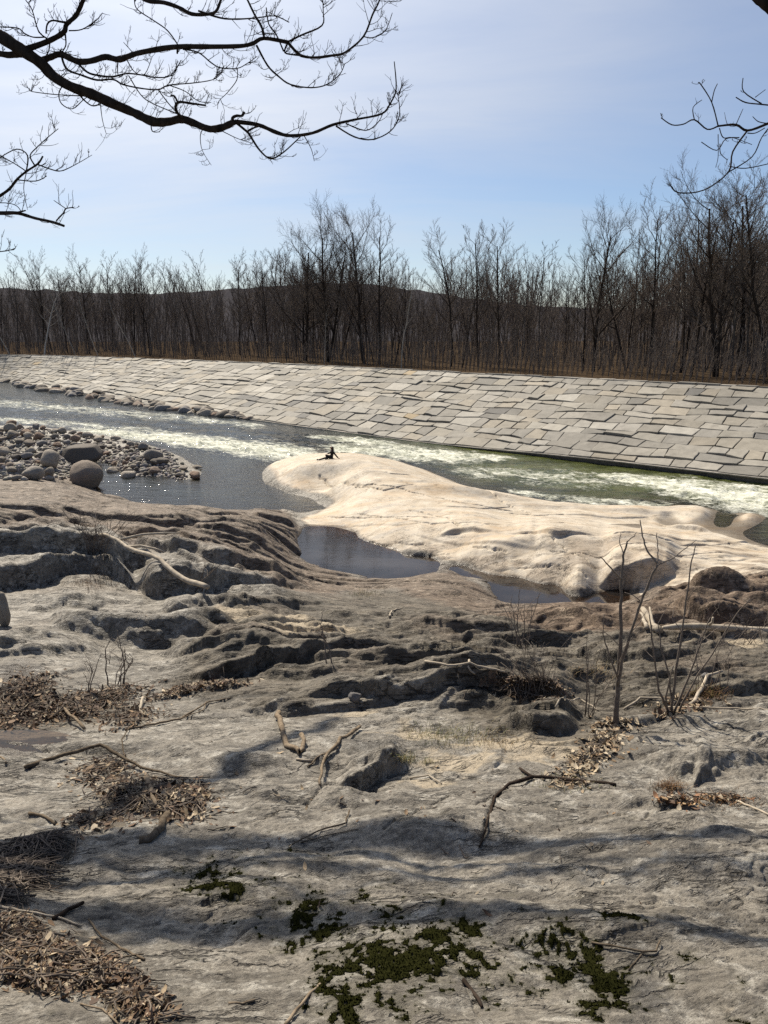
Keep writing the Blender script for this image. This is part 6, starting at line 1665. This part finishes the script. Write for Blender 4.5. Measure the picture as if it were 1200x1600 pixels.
def hanging_tree(name, label, data, trunk_xy, trunk_top, seed, dens, joins, twl=(14, 46), shade_limbs=()):
    rn = random.Random(seed)
    gx, gy = trunk_xy; base = Vector((gx, gy, gzt(gx, gy) - .2))
    root = tag(empty(name, base), label, "tree")
    tb = MB(); cr = MB()
    n = 9; pts = [base + Vector((.25 * math.sin(i * .8), .2 * math.sin(i * .6 + 1), (trunk_top - base.z) * i / (n - 1))) for i in range(n)]
    tb.tube([p - base for p in pts], [.30 * (1 - .62 * i / (n - 1)) for i in range(n)], 12)
    tb.build("trunk", M['bark_dark'], root)
    def smooth3(P, R, m=4):
        P2, R2 = [], []
        k = len(P)
        for i in range(k - 1):
            p0, p1, p2, p3 = P[max(i - 1, 0)], P[i], P[i + 1], P[min(i + 2, k - 1)]
            for j in range(m):
                t = j / m
                P2.append(.5 * ((2 * p1) + (p2 - p0) * t + (2 * p0 - 5 * p1 + 4 * p2 - p3) * t * t + (3 * p1 - p0 - 3 * p2 + p3) * t ** 3)); R2.append(R[i] * (1 - t) + R[i + 1] * t)
        P2.append(P[-1]); R2.append(R[-1]); return P2, R2
    def twig(px, py, ang, L, Y, r, lv):
        q = [(px, py)]; a = ang; m = 5
        curve = rn.uniform(.05, .30)
        for i in range(m):
            want = -PI / 2 + rn.uniform(-.5, .5)
            da = (want - a + PI) % (2 * PI) - PI
            a += da * curve + rn.gauss(0, .16)
            px += math.cos(a) * L / m; py += math.sin(a) * L / m; q.append((px, py))
        dy = rn.uniform(-.35, .35) * L / 40
        P = [Vector(at_y(x, y, Y + dy * i / m)) - base for i, (x, y) in enumerate(q)]
        k = Y / F
        cr.tube(P, [max(r * (1 - .55 * i / m), .20) * k for i in range(m + 1)], 3, caps=False)
        if lv < 2:
            for j in range(rn.randint(2, 5) if lv == 0 else rn.randint(0, 3)):
                i = rn.randint(1, m - 1); s = rn.choice((-1, 1))
                a0 = math.atan2(q[i + 1][1] - q[i][1], q[i + 1][0] - q[i][0])
                twig(q[i][0], q[i][1], a0 + s * rn.uniform(.4, 1.1), L * rn.uniform(.25, .55), Y + dy * i / m, r * .62, lv + 1)
    li = 0
    for pts, r0, r1, y0, y1, kind in data:
        m = len(pts)
        P = [Vector(at_y(p[0], p[1], y0 + (y1 - y0) * i / (m - 1) + (rn.gauss(0, .03) if 0 < i < m - 1 else 0))) - base for i, p in enumerate(pts)]
        R = [(r0 + (r1 - r0) * i / (m - 1)) * y0 / F * .86 * rn.uniform(.93, 1.1) for i in range(m)]
        P, R = smooth3(P, R)
        R = [r * rn.uniform(.93, 1.08) for r in R]
        if kind == 'limb':
            jb = joins.get(li)
            if jb is not None:
                jv = Vector(jb[:3]) - base
                if jb[3] if len(jb) > 3 else False: P = P[::-1]; R = R[::-1]
                P = [jv, jv.lerp(P[0], .35) + Vector((0, 0, .25)), jv.lerp(P[0], .72) + Vector((0, 0, .12))] + P; R = [R[0] * 1.7, R[0] * 1.35, R[0] * 1.1] + R
            b_ = MB(); b_.tube(P, R, 10); b_.build("limb", M['bark_dark'], root); li += 1
        else:
            cr.tube(P, R, 5)
        # twigs along it
        Lp = sum(math.dist(pts[i], pts[i + 1]) for i in range(m - 1))
        thick = max(r0, r1)
        nt = int(Lp * dens * (1.0 if kind == 'b' else .55) * (.5 if pts[0][1] > 225 and kind == 'limb' else 1))
        for j in range(nt):
            f = rn.random() ** .7 * (m - 1); i = min(int(f), m - 2); t = f - i
            x = pts[i][0] + (pts[i + 1][0] - pts[i][0]) * t; y = pts[i][1] + (pts[i + 1][1] - pts[i][1]) * t
            a0 = math.atan2(pts[i + 1][1] - pts[i][1], pts[i + 1][0] - pts[i][0]); s = rn.choice((-1, 1))
            twig(x, y, a0 + s * rn.uniform(.5, 1.3), rn.uniform(*twl) * (.7 if kind == 'b' else 1), y0 + (y1 - y0) * f / (m - 1), min(.55, thick * .42), 0 if rn.random() < .6 else 1)
    # upper limbs out of the frame
    for j in range(7):
        i = rn.randint(5, n - 1); a = rn.uniform(0, 6.28)
        grow(cr, cr, pts_at(base, trunk_top, i, n) - base, Vector((math.cos(a), math.sin(a), .75)).normalized(), rn.uniform(3.0, 5.0), .075, 1, 3, rn, [.7, .6, .6], .2, [6, 5, 4], .5, .005)
    for j, (line, r0, r1) in enumerate(shade_limbs):  # unseen limbs, added for the shadow bands they cast on the front rock
        P, R = smooth3([Vector(q) - base for q in line], [r0 + (r1 - r0) * i / (len(line) - 1) for i in range(len(line))], 5)
        b_ = MB(); b_.tube(P, R, 10); b_.build("limb", M['bark_dark'], root)
        for i in range(4, len(P) - 1, 2):
            a = rn.uniform(0, 6.28); grow(cr, cr, P[i], Vector((math.cos(a), math.sin(a), .6)).normalized(), rn.uniform(.8, 1.8), .025, 1, 3, rn, [.7, .6, .6], .2, [4, 4, 3], .5, .004)
    cr.build("crown", M['bark_dark'], root)
    return root
def pts_at(base, top, i, n): return base + Vector((.25 * math.sin(i * .8), .2 * math.sin(i * .6 + 1), (top - base.z) * i / (n - 1)))
hanging_tree("overhanging_tree", "dark leafless tree reaching its crooked branches into the sky from the left", OAK, (-8.6, 11.2), 20.0, 5, .115,
             {0: (-8.5, 11.2, 14.6), 2: (-8.5, 11.2, 13.6), 5: (-8.4, 11.3, 17.4), 6: (-8.5, 11.2, 10.2), 7: (-8.5, 11.2, 11.2), 4: None, 3: None}, shade_limbs=(
             ([(-8.6, 11.2, 16.2), (-7.8, 13.9, 17.6), (-5.6, 15.0, 18.1), (-3.6, 15.1, 18.3), (-1.8, 15.6, 18.6)], .24, .08),
             ([(-8.6, 11.2, 15.4), (-6.9, 12.8, 17.3), (-4.6, 13.2, 17.9), (-3.0, 13.2, 18.2)], .20, .07),
             ([(-8.6, 11.2, 15.6), (-7.6, 13.8, 17.2), (-7.0, 16.6, 18.0), (-6.9, 18.6, 18.6), (-6.8, 20.5, 19.2)], .20, .10)))
hanging_tree("overhanging_tree", "leafless tree showing a few budded twigs and a dark limb corner at the upper right", MAPLE, (8.6, 9.8), 18.0, 6, .03, {0: (8.5, 9.8, 12.6), 1: (8.5, 9.8, 14.0, True)}, (8, 26))
